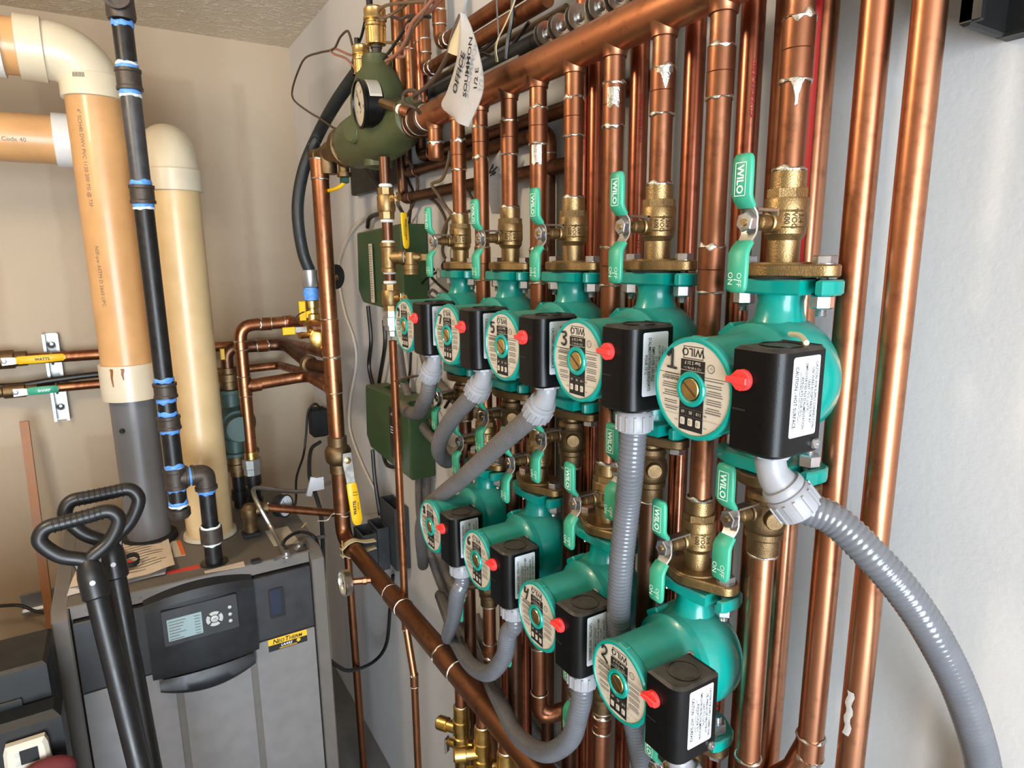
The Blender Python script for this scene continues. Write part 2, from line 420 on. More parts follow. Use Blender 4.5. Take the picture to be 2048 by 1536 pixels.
NUM = {'1': [(-.006, .006), (-.001, .013), (0, .012), (0, -.006), (None, 0), (-.006, -.006), (.006, -.0065)],
 '2': [(-.005, .007), (-.003, .011), (.002, .011), (.004, .007), (.001, .001), (-.005, -.003), (-.001, -.005), (.006, -.010)],
 '3': [(-.004, .009), (.002, .010), (.0045, .006), (-.001, .002), (.004, -.001), (.004, -.005), (0, -.008), (-.005, -.006)],
 '4': [(-.003, .010), (-.005, .003), (-.003, .001), (.003, .004), (None, 0), (.005, .010), (.002, -.002), (-.001, -.010)],
 '5': [(.005, .009), (-.003, .009), (-.004, .002), (.002, .003), (.004, -.002), (.001, -.007), (-.004, -.006)],
 '6': [(.004, .010), (-.002, .005), (-.004, -.002), (-.002, -.006), (.003, -.005), (.003, -.001), (-.002, -.001)],
 '7': [(-.005, .008), (.005, .008), (.002, 0), (-.001, -.008)],
 '8': [(.003, .008), (-.002, .009), (-.003, .005), (.003, .001), (.003, -.005), (-.002, -.006), (-.003, -.002), (.002, .004), (.003, .008)],
 '9': [(.004, .006), (0, .009), (-.004, .006), (-.002, .003), (.003, .004), (.004, .007), (.003, 0), (0, -.009)]}
def number(n):
    b = MB(); x = -.1083; st = [[]]
    for p in NUM[n]:
        if p[0] is None: st.append([])
        else: st[-1].append(V((x, .0228-p[0]*.85, .0205+p[1]*.78)))
    for q in st: b.tube(spline(q, 5), .00105, 6)
    return b
def term_box():
    b = MB(); zt, zb = .042, -.041
    o = [(-.0535, -.0430), (-.1095, -.0430)] + [(-.1095+.0140*(1-cos(radians(t))), -.0702-.0140*sin(radians(t))) for t in range(0, 91, 10)] + [(-.0570, -.0842), (-.0535, -.081)]
    b.prism(o, zb, zt, mat=0, ch=.0026)
    b.lathe([(.0158, zt-.0003), (.0158, zt+.001), (.0146, zt+.001), (.0146, zt+.0002), (0, zt+.0002)], (-.0820, -.0635, 0), (0, 0, 1), 28, 0, False)
    b.prism([(-.0580, -.080), (-.0560, -.0805), (-.0560, -.046), (-.0580, -.046)], zt-.0005, zt+.0006, mat=1)
    b.box((-.1098, -.0440, -.0075), (-.1085, -.0560, -.0062), 1)
    return b
def knob():
    b = MB(); c = V((-.1093, -.0530, .0165))
    b.lathe([(.0084, 0), (.0082, .0028), (.0072, .0036), (0, .0036)], c, (-1, 0, 0), 24)
    b.prism([(-.0120, -.0020), (-.004, -.0028), (.0074, -.0028), (.0074, .0028), (-.004, .0028), (-.0120, .0020)], 0, .0072, c, (0, -1, 0), (0, 0, 1), 0, .0008)
    b.prism([(-.0120, 0), (-.004, -.0076), (.0, -.0083), (.0, .0083), (-.004, .0076)], 0, .0038, c, (0, -1, 0), (0, 0, 1))
    return b
def warn_label(kind=0):
    b = MB(); o = V((-.0790, -.0844, .0055)); U, Vv = V((1, 0, 0)), V((0, 0, 1))
    b.prism(rrect(-.0158, -.0305, .0158, .0305, .0020, 3), 0, .0003, o, U, Vv, 0)
    o2 = o+V((0, -.0005, 0)); TU, TV = V((0, 0, -1)), V((1, 0, 0))
    if kind == 0: L = (('CAUTION: FOR SUPPLY CONNECTION', .0042, .0125), ('USE WIRES ACCEPTABLE FOR AT', .0042, .0083), ('LEAST 75\u00b0C (167\u00b0F).', .0042, .0041), ("EMPLOYER DES FILS D'ALIMENTATION", .0042, .0000), ('ADEQUATS POUR 75\u00b0C', .0042, -.0041), ('CAUTION - HOT SURFACE', .0056, -.0115))
    else: L = (('CAUTION: FOR SUPPLY', .0040, .0128), ('CONNECTION USE WIRES', .0040, .0090), ('ACCEPTABLE FOR AT LEAST', .0040, .0052), ('75\u00b0C (167\u00b0F)', .0040, .0012), ('EMPLOYER DES FILS', .0054, -.0030), ("D'ALIMENTATION ADEQUATS", .0054, -.0078), ('POUR 75\u00b0C', .0054, -.0122))
    for t, s, y in L: b.text(t, s*.94, o2+TV*y*.97, TU, TV, 1, wx=.74, bold=.012)
    if kind == 0: b.quad(o2, TU, TV, -.020, -.0068, .020, -.0064, 1)
    return b
def bolt(y, g):
    b = MB(); h = .1013
    b.prism(hexo(.0165), h, h+.0072, (0, y, 0), (1, 0, 0), (0, g, 0), 0, .0008)
    b.lathe([(.0095, h-.0005), (.0095, h+.0006)], (0, y, 0), (0, 0, g), 20)
    p = []; z = h
    while z > .057: p += [(.0044, z), (.0038, z-.0008)]; z -= .0016
    b.lathe(p[::-1], (0, y, 0), (0, 0, g), 14)
    return b
def nut(y, g):
    b = MB(); b.prism(hexo(.0168, .25), .0640, .0755, (0, y, 0), (1, 0, 0), (0, g, 0), 0, .0012); return b
def gasket(g):
    b = MB(); b.lathe([(.028, .0885), (.028, .0905)], (0, 0, 0), (0, 0, g), 28); return b
def screw(c, d, r=.0055):
    b = MB(); b.lathe([(r, 0), (r, .0016), (r*.8, .003), (r*.2, .0032), (0, .0024)], c, d, 18)
    return b
_num = {}
def pump_proto():
    t = thing('circulator_pump', '', 'pump', (X0, .375, 1.589), 'numbered circulator pumps')
    k = dict(parent=t, world=False)
    bo = pump_body().build('pump_body', 'teal', sharp=30, **k)
    for g in (1, -1): gasket(g).build('gasket', 'rubber', **k)
    mo = motor().build('motor_housing', 'teal', sharp=30, **k)
    nameplate().build('nameplate', ['plate', 'ink', 'grey_ink'], smooth=False, **k)
    c = MB(); c.lathe([(.0095, .1066), (.0095, .1098), (.0088, .1106), (0, .1106)], (0, 0, 0), (-1, 0, 0), 26)
    d = V((0, -.8, -.6)); c.obox((-.1106, 0, 0), d, V((1, 0, 0)), .0088, .0003, .0009, 1)
    c.build('centre_screw', ['gold', 'brassd'], **k)
    bx = term_box().build('terminal_box', ['black', 'rubber'], **k)
    for nm, mb, m in (('speed_knob', knob(), 'red'), ('warning_label', warn_label(0), ['label', 'ink']), ('cover_screw', screw((-.0625, -.0840, -.0335), (0, -1, 0), .0045), 'zinc')):
        o = mb.build(nm, m, bx, world=False, smooth=(nm != 'warning_label'))
    screw((-.048, -.0405, .034), (-.5, -.5, .8), .004).build('cover_screw', 'steel', bx, world=False)
    for g in (1, -1):
        for y in (.040, -.040):
            bb = bolt(y, g).build('flange_bolt', 'zinc', **k)
            nut(y, g).build('nut', 'zinc', bb, world=False)
    return t
PUMPS = {'1': (.3755, 1.589), '3': (.5335, 1.592), '5': (.6875, 1.590), '7': (.8435, 1.5885), '9': (1.007, 1.588),
         '2': (.457, 1.263), '4': (.6115, 1.2605), '6': (.768, 1.270), '8': (.930, 1.262)}
PL = {'1': 'teal circulator pump marked 1, nearest in the upper row', '3': 'teal circulator pump marked 3 in the upper row, grey conduit straight down from it',
 '5': 'teal circulator pump marked 5, middle of the upper row', '7': 'teal circulator pump marked 7, fourth in the upper row',
 '9': 'teal circulator pump marked 9, farthest in the upper row', '2': 'teal circulator pump marked 2, nearest in the lower row',
 '4': 'teal circulator pump marked 4, second in the lower row', '6': 'teal circulator pump marked 6, third in the lower row',
 '8': 'teal circulator pump marked 8, farthest in the lower row'}
proto = pump_proto(); proto['label'] = PL['1']; PT = {'1': proto}
for n in PUMPS:
    y, z = PUMPS[n]
    if n != '1': PT[n] = dup(proto, (X0, y, z), PL[n])
for n, t in PT.items():
    number(n).build('handwritten_number', 'ink', t, world=False)
lab3 = warn_label(1)
for ch in kids(PT['3']):
    if ch.name.startswith('terminal_box'):
        for g in kids(ch):
            if g.name.startswith('warning_label'):
                tmp = lab3.build('tmp', ['label', 'ink'], smooth=False); g.data = tmp.data; bpy.data.objects.remove(tmp)
# ---------------------------------------------------------------- isolation valves
def ribbon(b, path, wid, th, Wd=(0, 1, 0), mat=0):
    P = [V(p) for p in path]; Wd = V(Wd); n = len(P); R = []
    for i in range(n):
        T = (P[min(i+1, n-1)]-P[max(i-1, 0)]).normalized(); N = T.cross(Wd).normalized()
        w, t = wid[i]/2, th[i]/2; c = min(w, t)*.55
        q = [(-w, -t+c), (-w+c, -t), (w-c, -t), (w, -t+c), (w, t-c), (w-c, t), (-w+c, t), (-w, t-c)]
        R.append([P[i]+Wd*a+N*d for a, d in q])
    return b.rings(R, mat, True, True, True)
def grip(z0, z1, x, zb, xb):
    # vinyl sleeve from (x,z0) free end to (x,z1), then bending inwards to (xb,zb)
    g = 1 if z0 > z1 else -1
    pts = [(x, 0, z0), (x, 0, z0-g*.001), (x, 0, z0-g*.003), (x, 0, z0-g*.006), (x, 0, (z0+z1)/2), (x, 0, z1), (x+.0022, 0, z1-g*.0042), (xb, 0, zb)]
    w = [.011, .0155, .0180, .0194, .0200, .0200, .0190, .0172]; t = [.0025, .0042, .0052, .0058, .0058, .0058, .0055, .0045]
    b = MB(); ribbon(b, pts, w, t); return b
def lever_parts(root, zn):
    k = dict(parent=root, world=False)
    b = MB()
    ribbon(b, [(-.057, 0, zn+.020), (-.054, 0, zn+.016), (-.0475, 0, zn+.0085), (-.0465, 0, zn+.004), (-.0465, 0, zn-.006), (-.0475, 0, zn-.0105), (-.054, 0, zn-.019), (-.057, 0, zn-.024)], [.014, .0145, .0155, .0165, .0165, .0155, .0135, .013], [.0022]*8)
    b.obox((-.0335, -.003, zn+.0102), (1, 0, 0), (0, 1, 0), .0135, .0048, .0012, 0, .0004)
    b.obox((-.0212, -.003, zn+.0085), (1, 0, 0), (0, 1, 0), .0012, .0048, .0028, 0)
    lv = b.build('lever', 'steel', **k)
    u = grip(zn+.0545, zn+.022, -.0585, zn+.0125, -.0515)
    t = u; x = -.0617; TU, TV = V((0, 0, -1)), V((0, -1, 0)); o = V((x, 0, zn+.034))
    for a in ((-.0135, -.0056, .0135, -.0049), (-.0135, .0049, .0135, .0056), (-.0135, -.0056, -.0128, .0056), (.0128, -.0056, .0135, .0056)): t.quad(o, TU, TV, *a, 1)
    t.text('WILO', .0092, o, TU, TV, 1, bold=.03, wx=.95)
    u.build('upper_grip', ['grip', 'gripink'], lv, world=False, sharp=50)
    t = grip(zn-.0585, zn-.026, -.0585, zn-.0165, -.0515); o = V((x, 0, zn-.0475)); t.text('OFF', .0070, o+TV*.0042, TU, TV, 1); t.text('ON', .0070, o-TV*.0048-TU*.001, TU, TV, 1); t.quad(o, TU, TV, -.0004, -.0016, .0004, .0016, 1)
    t.build('lower_grip', ['grip', 'gripink'], lv, world=False, sharp=50)
    n = MB(); n.prism(hexo(.0150, .3), 0, .0068, (-.0478, 0, zn), (0, 1, 0), (0, 0, -1), 0, .0008); n.lathe([(.0075, 0), (.0075, .0008)], (-.0474, 0, zn), (-1, 0, 0), 20)
    no = n.build('lever_nut', 'zinc', **k)
    s = MB(); s.cyl((-.030, 0, zn), (-.0562, 0, zn), .0030, 12); s.lathe([(.0068, .026), (.0068, .036), (.0055, .037), (.0055, .041)], (0, 0, zn), (-1, 0, 0), 18)
    s.build('stem', 'brass', **k)
def emb(b, t, size, r, ang, z, mat=0): b.text(t, size, (0, 0, 0), (1, 0, 0), (0, 1, 0), mat, bend=wrap(0, 0, r, ang, z, rot=1), bold=.03)
def valve_up_proto():
    t = thing('isolation_valve', '', 'valve', (X0, .375, 1.6795), 'flanged isolation valves')
    b = MB(); b.prism(hull_ears(.0295, .0135, .040), 0, .0108, ch=.0014)
    b.lathe([(.0275, .0105), (.0265, .0122), (.016, .0122)], seg=32)
    b.lathe([(.0136, .008), (.0136, .031), (.0155, .034), (.0172, .0365), (.0172, .0415), (.0184, .0425), (.0184, .0545), (.0178, .0555), (.0184, .0565), (.0184, .0655), (.0176, .067)], seg=32)
    b.lathe([(.0176, .0665), (.0176, .0745)], seg=8, ph=.3); b.lathe([(.0148, .074), (.0148, .089), (.012, .0892)], seg=28)
    b.lathe([(.0088, .010), (.0088, .0235), (.0078, .025), (.0050, .0255)], (0, 0, .046), (-1, 0, 0), 20)
    for s, a in (('600', 220), ('WOG', 239), ('3/4', 258)): emb(b, s, .0064, .0187, radians(a), .0490, 1)
    b.build('valve_body', ['brass', 'brassk'], t, world=False, sharp=30)
    lever_parts(t, .046)
    so = MB(); solder(so, (0, 0, .0905), (0, 0, 1), .0128, .004, .002, 3, th=.0014); so.build('solder_joint', 'solder', t, world=False)
    return t
def valve_dn_proto():
    t = thing('isolation_valve', '', 'valve', (X0, .375, 1.4985), 'flanged isolation valves')
    b = MB(); d = (0, 0, -1); b.prism(hull_ears(.0295, .0135, .040), -.0108, 0, ch=.0014)
    b.lathe([(.0132, .009), (.0132, .019), (.0165, .021), (.0178, .026), (.0165, .0305), (.0155, .032), (.0185, .0365), (.0198, .043), (.0198, .050), (.0185, .0565), (.0165, .060), (.0178, .0605), (.0178, .066), (.0155, .068), (.0155, .083), (.0125, .0835)], (0, 0, 0), d, 32)
    b.lathe([(.0088, .014), (.0088, .0235), (.0080, .0245), (0, .0245)], (0, 0, -.0425), (-.52, -.85, 0), 22)
    b.lathe([(.0088, .010), (.0088, .0235), (.0078, .025), (.0050, .0255)], (0, 0, -.038), (-1, 0, 0), 20)
    b.build('valve_body', 'brassd', t, world=False, sharp=30)
    lever_parts(t, -.038)
    so = MB(); solder(so, (0, 0, -.085), (0, 0, 1), .0128, .0035, .0012, 5, th=.0012); so.build('solder_joint', 'solder', t, world=False)
    return t
vu, vd = valve_up_proto(), valve_dn_proto()
for i, n in enumerate(PUMPS):
    y, z = PUMPS[n]
    la = 'brass isolation valve with green lever on top of pump marked '+n; lb = 'brass isolation valve with green lever under pump marked '+n
    a = (X0, y, z+.0905); b = (X0, y, z-.0905)
    if i == 0: vu.location = a; vu['label'] = la; vd.location = b; vd['label'] = lb
    else: dup(vu, a, la); dup(vd, b, lb)
# ---------------------------------------------------------------- copper pipework on the right wall
RC = .0117; ZC0 = 2.43
def run(name, label, P, r, mat, cat='pipe', group=None, fil=0, seg=20):
    b = MB(); q = fillet(P, fil) if fil else [V(p) for p in P]; b.tube(q, r, seg)
    t = thing(name, label, cat, P[0], group); b.build('pipe', mat, t); return t
def coupling(t, o, ax, r, half, mat='cu', sol=True, seed=0, mid=True, drip=None):
    o = V(o); d = V(ax).normalized(); b = MB(); R = r+.0013
    p = [(r, -half), (R, -half+.0006), (R, -.0005), (R-.0005, 0), (R, .0005), (R, half-.0006), (r, half)] if mid else [(r, -half), (R, -half+.0006), (R, half-.0006), (r, half)]
    b.lathe(p, o, d, 24, 0, False); b.build('coupling', mat, t)
    if sol:
        for i, g in enumerate((1, -1)):
            m = MB(); solder(m, o+d*half*g, d, r+.0003, .0030, .0016+.0028*((seed*7+i*5) % 4 == 0)+.0012*((seed+i) % 3 == 0), seed+i*7, th=.0013, drip=drip if g < 0 else None); m.build('solder_joint', 'solder', t)
HB = 1.944                                      # header axis height
hdr = thing('header_pipe', 'large copper supply header sloping across the top with risers welded under it', 'pipe', (X0, 1.135, HB))
b = MB(); b.tube([(X0, 1.135, HB), (X0, .30, HB)], .0215, 36); b.build('pipe', 'hdr', hdr)
CY = dict(zip('123456789', (.3755, .457, .5335, .6115, .6875, .768, .8435, .930, 1.007)))
for n, y in list(CY.items())+[('s', 1.094)]:
    m = MB(); m.lathe([(.0178, .0120), (.0152, .0180), (.0138, .0222), (.0136, .0262), (.0122, .0268)], (X0, y, HB), (0, 0, -1), 26, 0, False); m.build('branch_collar', 'cu', hdr)
m = MB(); solder(m, (X0, 1.128, HB), (0, 1, 0), .0217, .0035, .001, 4, th=.0012); m.build('solder_joint', 'solder', hdr)
# couplings on each riser: (v of top joint, v of bottom joint) turned into heights
COUP = {'1': [(1.8899, 1.8415)], '2': [(1.8892, 1.8441), (1.7063, 1.6621)],
 '3': [(1.8881, 1.8433)], '4': [(1.8900, 1.8438), (1.7087, 1.6640)],
 '5': [(1.8898, 1.8453)], '6': [(1.8927, 1.8469), (1.7072, 1.6617)],
 '7': [(1.8895, 1.8436)], '8': [(1.8949, 1.8499), (1.7139, 1.6616)],
 '9': [(1.8863, 1.8405)]}
RISL = {'1': 'copper riser from header down to pump marked 1', '3': 'copper riser from header down to pump marked 3', '5': 'copper riser from header down to pump marked 5',
 '7': 'copper riser from header down to pump marked 7', '9': 'copper riser from header down to pump marked 9',
 '2': 'long copper riser passing between pumps 1 and 3 down to pump 2', '4': 'long copper riser passing between pumps 3 and 5 down to pump 4',
 '6': 'long copper riser passing between pumps 5 and 7 down to pump 6', '8': 'long copper riser passing between pumps 7 and 9 down to pump 8'}
for i, n in enumerate('123456789'):
    y, z = PUMPS[n]; zb = z+.0905+.075
    t = run('copper_riser', RISL[n], [(X0, y, HB-.021), (X0, y, zb)], RC, 'cu' if n in '1234' else 'cuo', group='copper risers from the header')
    for k, (a, c) in enumerate(COUP[n]):
        coupling(t, (X0, y, (a+c)/2), (0, 0, 1), RC, abs(a-c)/2, 'cu' if n in '12346' else 'cuo', True, i*3+k, True, (radians(225), .022) if n == '1' else None)
    if n == '4' or n == '6':
        m = MB(); zt = COUP[n][0][0]-.006 if n == '4' else COUP[n][0][1]-.002
        g = [[V((X0+(RC+.0018)*cos(a), y+(RC+.0018)*sin(a), zt-h*(.024 if n == '6' else .02)-.002*sin(9*a)*(h > 0))) for a in [radians(196+6*j) for j in range(11)]] for h in (0, .5, 1)]
        m.rings(g, 0, False); m.build('foil_patch', 'tape', t)
    if n == '3':
        m = MB(); g = [[V((X0+(RC+.0017)*cos(a), y+(RC+.0017)*sin(a), COUP[n][0][0]-h*(.006+.016*math.exp(-((j-6)/2.2)**2)))) for j, a in [(j, radians(196+7*j)) for j in range(12)]] for h in (0, .5, 1)]
        m.rings(g, 0, False); m.build('foil_patch', 'tape', t)
# capped stub
t = run('capped_stub', 'short capped copper stub under the far end of the header', [(X0, 1.094, HB-.021), (X0, 1.094, 1.874)], RC+.001, 'cuo')
m = MB(); m.lathe([(RC+.001, .0), (RC+.0022, .001), (RC+.0022, .024), (RC, .027), (0, .0275)], (X0, 1.094, 1.894), (0, 0, -1), 24); m.build('cap', 'cuo', t)
m = MB(); solder(m, (X0, 1.094, 1.896), (0, 0, 1), RC+.0012, .004, .002, 9, th=.0014, drip=(radians(225), .008)); m.build('solder_joint', 'solder', t)
# pipes below the lower valves
BL = {'1': (.915, 'cub'), '3': (.80, 'cud'), '5': (.80, 'cud'), '7': (.96, 'cud'), '9': (.97, 'cud'), '2': (.72, 'cub'), '4': (.80, 'cub'), '6': (1.0, 'cu'), '8': (.96, 'cu')}
for n in '1357249':
    y, z = PUMPS[n]; zt = z-.0905-.075
    t = run('return_pipe', 'copper pipe dropping from the valve under pump marked '+n, [(X0, y, zt), (X0, y, 0)], RC, BL[n][1], group='copper pipes below the pumps')
    if n == '1': coupling(t, (X0, y, 1.1753), (0, 0, 1), RC, .010, 'cu', True, 5)
    if n == '4': coupling(t, (X0, y, 1.065), (0, 0, 1), RC, .012, 'cu', True, 15)
y, z = PUMPS['8']; t = run('return_pipe', 'copper pipe dropping from the valve under pump marked 8', [(X0, y, z-.165), (X0, y, 0)], RC, 'cu', group='copper pipes below the pumps')
coupling(t, (X0, y, .999), (0, 0, 1), RC, .014, 'cuo', True, 25)
y, z = PUMPS['6']
t = run('return_pipe', 'copper pipe under pump marked 6 ending in a large bronze elbow', [(X0, y, z-.165), (X0, y, 0.9673), (.575, y-.045, 0.9673+.028), (.59, y-.055, 1.06)], RC, 'cu', group='copper pipes below the pumps', fil=.03)
m = MB(); q = fillet([(X0, y, 1.012), (X0, y, 0.9673), (.575, y-.045, 0.9673+.028)], .03); m.tube(q, RC+.0016, 20); m.build('elbow', 'cuo', t)
m = MB(); solder(m, (X0, y, 1.013), (0, 0, 1), RC+.0012, .003, .001, 19, th=.0012); m.build('solder_joint', 'solder', t)
# back row of pipes close to the wall
XB = .568
BR = [(.3925, .0118, 'cub', 'copper pipe with a red stripe just right of the riser of pump 1'), (.4316, .0110, 'cuo', 'copper pipe half hidden left of the riser of pump 1'),
 (.471, .0118, 'cur', 'bright copper back pipe right beside the long riser of pump 2'), (.546, .0115, 'cur', 'bright copper back pipe right of the riser of pump 3'),
 (.634, .0115, 'cur', 'copper back pipe with red print between the risers of pumps 3 and 4'), (.7165, .0115, 'cur', 'bright copper back pipe between the risers of pumps 4 and 5'),
 (.744, .0115, 'cur', 'narrow copper back pipe with red print just right of the riser of pump 5')]
for i, (y, r, mt, la) in enumerate(BR):
    t = thing('copper_pipe', la, 'pipe', (XB, y, 0), 'copper pipes against the wall'); b = MB(); b.tube([(XB, y, 0), (XB, y, ZC0)], r, 20)
    if i in (4, 6, 2):
        for k in range(7): b.text('TYPE M  MADE IN USA', .0056, (0, 0, 0), (1, 0, 0), (0, 1, 0), 1, bend=wrap(XB, y, r+.0003, radians(238), 2.0-k*.14, rot=1), bold=.03)
    b.build('pipe', [mt, 'redprint'], t)
    if i == 0:
        m = MB(); g = [[V((XB+(r+.0004)*cos(a), y+(r+.0004)*sin(a), h)) for a in [radians(168+5*j) for j in range(8)]] for h in (1.62, 2.2)]
        m.rings(g, 0, False); m.build('red_stripe', 'redprint', t)  # red reflection put into the colour as a band along the pipe
# the two free pipes at the right
t = run('copper_pipe', 'copper pipe second from the right, elbow at its foot', [(.545, .331, ZC0), (.545, .331, 1.2201), (.545, .346, 1.2201-.045), (.545, .43, 1.2201-.16), (.545, .43, 0)], .0122, 'cub', group='copper pipes against the wall', fil=.03)
coupling(t, (.545, .331, 1.2231-.008), (0, 0, 1), .0122, .011, 'cub', True, 33, False)
t = run('copper_pipe', 'copper pipe farthest right, standing alone beside the white wall', [(.545, .290, ZC0), (.545, .290, 0)], .0122, 'cub', group='copper pipes against the wall')
m = MB(); q = [[V((.545+(.0128+.0004*sin(5*h*9))*cos(a+.08*sin(17*h)), .290+(.0128+.0004*sin(5*h*9))*sin(a+.08*sin(17*h)), 1.3068-h*.045)) for a in [radians(168+7*j) for j in range(5)]] for h in [k/10 for k in range(11)]]
m.rings(q, 0, False); m.build('torn_sticker', 'tag', t)
# lower pipes showing between and behind the lower pumps
for y, r, mt, zt, la in ((.902, .0115, 'cur', 1.5, 'dark copper pipe behind the hose loop under pump 6'), (.972, .0115, 'cur', 1.5, 'dark copper pipe behind the hose loop under pump 8'), ):
    run('copper_pipe', la, [(XB, y, 0), (XB, y, zt)], r, mt, group='copper pipes against the wall')
# horizontal pipes under the header, close to the wall
zL2 = 1.8865
for P, r, la in (([(.598, 1.36, 2.30), (.598, 1.36, 1.9122), (.598, .62, 1.9122)], .0118, 'topmost of the three dark horizontal copper pipes below the header'),
                 ([(.598, 1.44, 2.30), (.598, 1.44, zL2), (.598, .873, zL2), (.598, .873, 0)], .0118, 'middle of the three dark horizontal copper pipes below the header'),
                 ([(.598, 1.47, 2.30), (.598, 1.47, 1.832), (.598, .76, 1.832)], .0118, 'lowest of the three dark horizontal copper pipes below the header')):
    t = thing('horizontal_pipe', la, 'pipe', P[1], 'dark horizontal pipes below the header')
    b = MB(); b.tube(fillet(P, .022), r, 18); b.build('pipe', 'cud', t); coupling(t, (.598, P[1][1]-.04, P[1][2]), (0, 1, 0), r, .016, 'cud', False)
    if len(P) == 4: b = MB(); b.tube(fillet([(.598, .915, zL2), (.598, .873, zL2), (.598, .873, zL2-.042)], .024), .0136, 20); b.build('elbow', 'cuo', t); coupling(t, (.598, .873, 1.845), (0, 0, 1), r, .010, 'cud', True, 77, False)
# horizontal pipes above the header, their elbows and drops
def upipe(x, y0, z, y1, la, r=.0118, down=None, mat='cuo', ztop=ZC0):
    P = [(x, y0, ztop), (x, y0, z), (x, y1, z)]
    if down: P.append((x, y1, down))
    t = run('horizontal_pipe', la, P, r, mat, group='copper pipes above the header', fil=.02)
    coupling(t, (x, y0, z+.045), (0, 0, 1), r, .012, mat, True, int(y0*100), False); coupling(t, (x, y0-.030, z), (0, 1, 0), r, .008, mat, True, int(y0*90), False)
    return t
upipe(.555, 1.1584, 2.0783, .792, 'upper horizontal copper pipe passing behind the paper tag')
upipe(.555, 1.2277, 2.0482, .812, 'horizontal copper pipe just above the header with elbow at each end', down=.0)
t = run('insulated_pipe', 'black insulated pipe lying just above the header', [(.585, 1.32, 2.0187), (.585, .84, 2.0187)], .011, 'hose')
t = run('tan_tube', 'thin tan tube running along the wall behind the header', [(.608, 1.36, 2.0549), (.608, .84, 2.0549)], .0055, 'wiret')
for y, x, mt, zb, la in ((1.345, .55, 'cuo', 1.95, 'copper riser at the far end behind the air vent'), (1.285, .55, 'cuo', 1.93, 'copper riser with a joint beside the pink wire loop'), (1.235, .55, 'cur', 1.93, 'reddish copper riser behind the pink wires'), ):
    t = run('copper_pipe', la, [(x, y, zb), (x, y, ZC0)], .0115, mt, group='far copper risers'); coupling(t, (x, y, 2.115), (0, 0, 1), .0115, .014, mt, True, int(y*50), False)
# strut with pipe clamps above the header
st = thing('strut_channel', 'galvanised strut channel on the wall behind the header carrying pipe clamps', 'channel', (.60, .90, 1.992))
b = MB(); b.prism([(-.02, -.020), (.02, -.020), (.02, -.008), (.017, -.008), (.017, -.017), (-.017, -.017), (-.017, .017), (.017, .017), (.017, .008), (.02, .008), (.02, .02), (-.02, .02)], 0, .68, (.60, .93, 1.995), (-1, 0, 0), (0, 0, 1)); b.build('channel', 'strut', st)
CLY = [.786, .754, .716, .675, .640, .602]
for i, y in enumerate(CLY):
    t = thing('pipe_clamp', ['zinc pipe clamp on the strut, farthest from the camera', 'zinc pipe clamp on the strut, second from the far end', 'zinc pipe clamp on the strut, third from the far end', 'zinc pipe clamp on the strut, fourth from the far end', 'zinc pipe clamp on the strut, fifth from the far end', 'zinc pipe clamp on the strut at the top edge of the photo'][i], 'clamp', (.545, y, 1.992), 'zinc pipe clamps on the strut')
    for g in (-1, 1):
        b = MB(); yy = y+g*.0040; q = [(.046, -.0150), (.046, .0150), (.004, .0150), (-.006, .0158)]+[(-.0135-.0165*sin(radians(k)), .0165*cos(radians(k))) for k in range(10, 171, 16)]+[(-.006, -.0158), (.004, -.0150)]
        b.prism(q, -.0009, .0009, (.548, yy, 1.992), (1, 0, 0), (0, 0, 1))
        b.rings([[V((.568+.0135*cos(radians(k)), y+g*.0035+g*.0135*sin(radians(k))*.9, 1.977+h)) for k in range(20, 161, 14)] for h in (0, .030)], 0, False)
        b.build('clamp_half', 'steel', t, sharp=25)
    c = (.5345, y-.0049, 1.992); b = MB(); b.cyl(c, V(c)+V((0, -.0012, 0)), .0082, 22); b.build('washer', 'zinc', t, sharp=20)
    b = MB(); b.lathe([(.0062, .001), (.0060, .0035), (.0040, .0052), (.0, .0056)], c, (0, -1, 0), 18); b.build('clamp_bolt', 'steel', t)
# ---------------------------------------------------------------- air separator
sep = thing('air_separator', 'olive green air separator at the far end of the header with brass fittings', 'separator', (X0, 1.40, 1.95))
b = MB(); b.lathe([(.030, -.20), (.036, -.196), (.036, -.150), (.050, -.120), (.058, -.06), (.060, 0), (.058, .07), (.056, .125), (.050, .150), (.046, .162), (.040, .168), (.030, .172)], (X0, 1.385, 1.955), (0, 1, 0), 40)
b.lathe([(.056, -.02), (.058, .06), (.054, .085), (.044, .110), (.033, .124), (.031, .128), (.031, .146), (.028, .149), (.0, .149)], (X0, 1.365, 1.955), (0, 0, 1), 40)
b.lathe([(.026, .0), (.026, .065), (.022, .07)], (X0, 1.385, 1.955), (-1, -.35, 0), 24); b.lathe([(.03, 0), (.03, .066), (.02, .07), (0, .07)], (X0, 1.385, 1.955), (0, 0, -1), 26)
b.build('tank', 'sep', sep, sharp=30)
b = MB(); b.lathe([(.0225, 0), (.0265, .002), (.0265, .014), (.0245, .015), (.0245, .035), (.0235, .036), (.0235, .062), (.022, .063)], (X0, 1.196, HB), (0, -1, 0), 32, 0, False); b.build('copper_adapter', 'cud', sep)
b = MB(); solder(b, (X0, 1.165, HB), (0, 1, 0), .0247, .003, .001, 14); b.build('solder_joint', 'solder', sep)
b = MB(); b.lathe([(.013, .145), (.013, .152), (.010, .153), (.010, .162), (.012, .163), (.012, .168), (.008, .17)], (X0, 1.365, 1.955), (0, 0, 1), 20); b.build('threaded_nipple', 'ironf', sep)
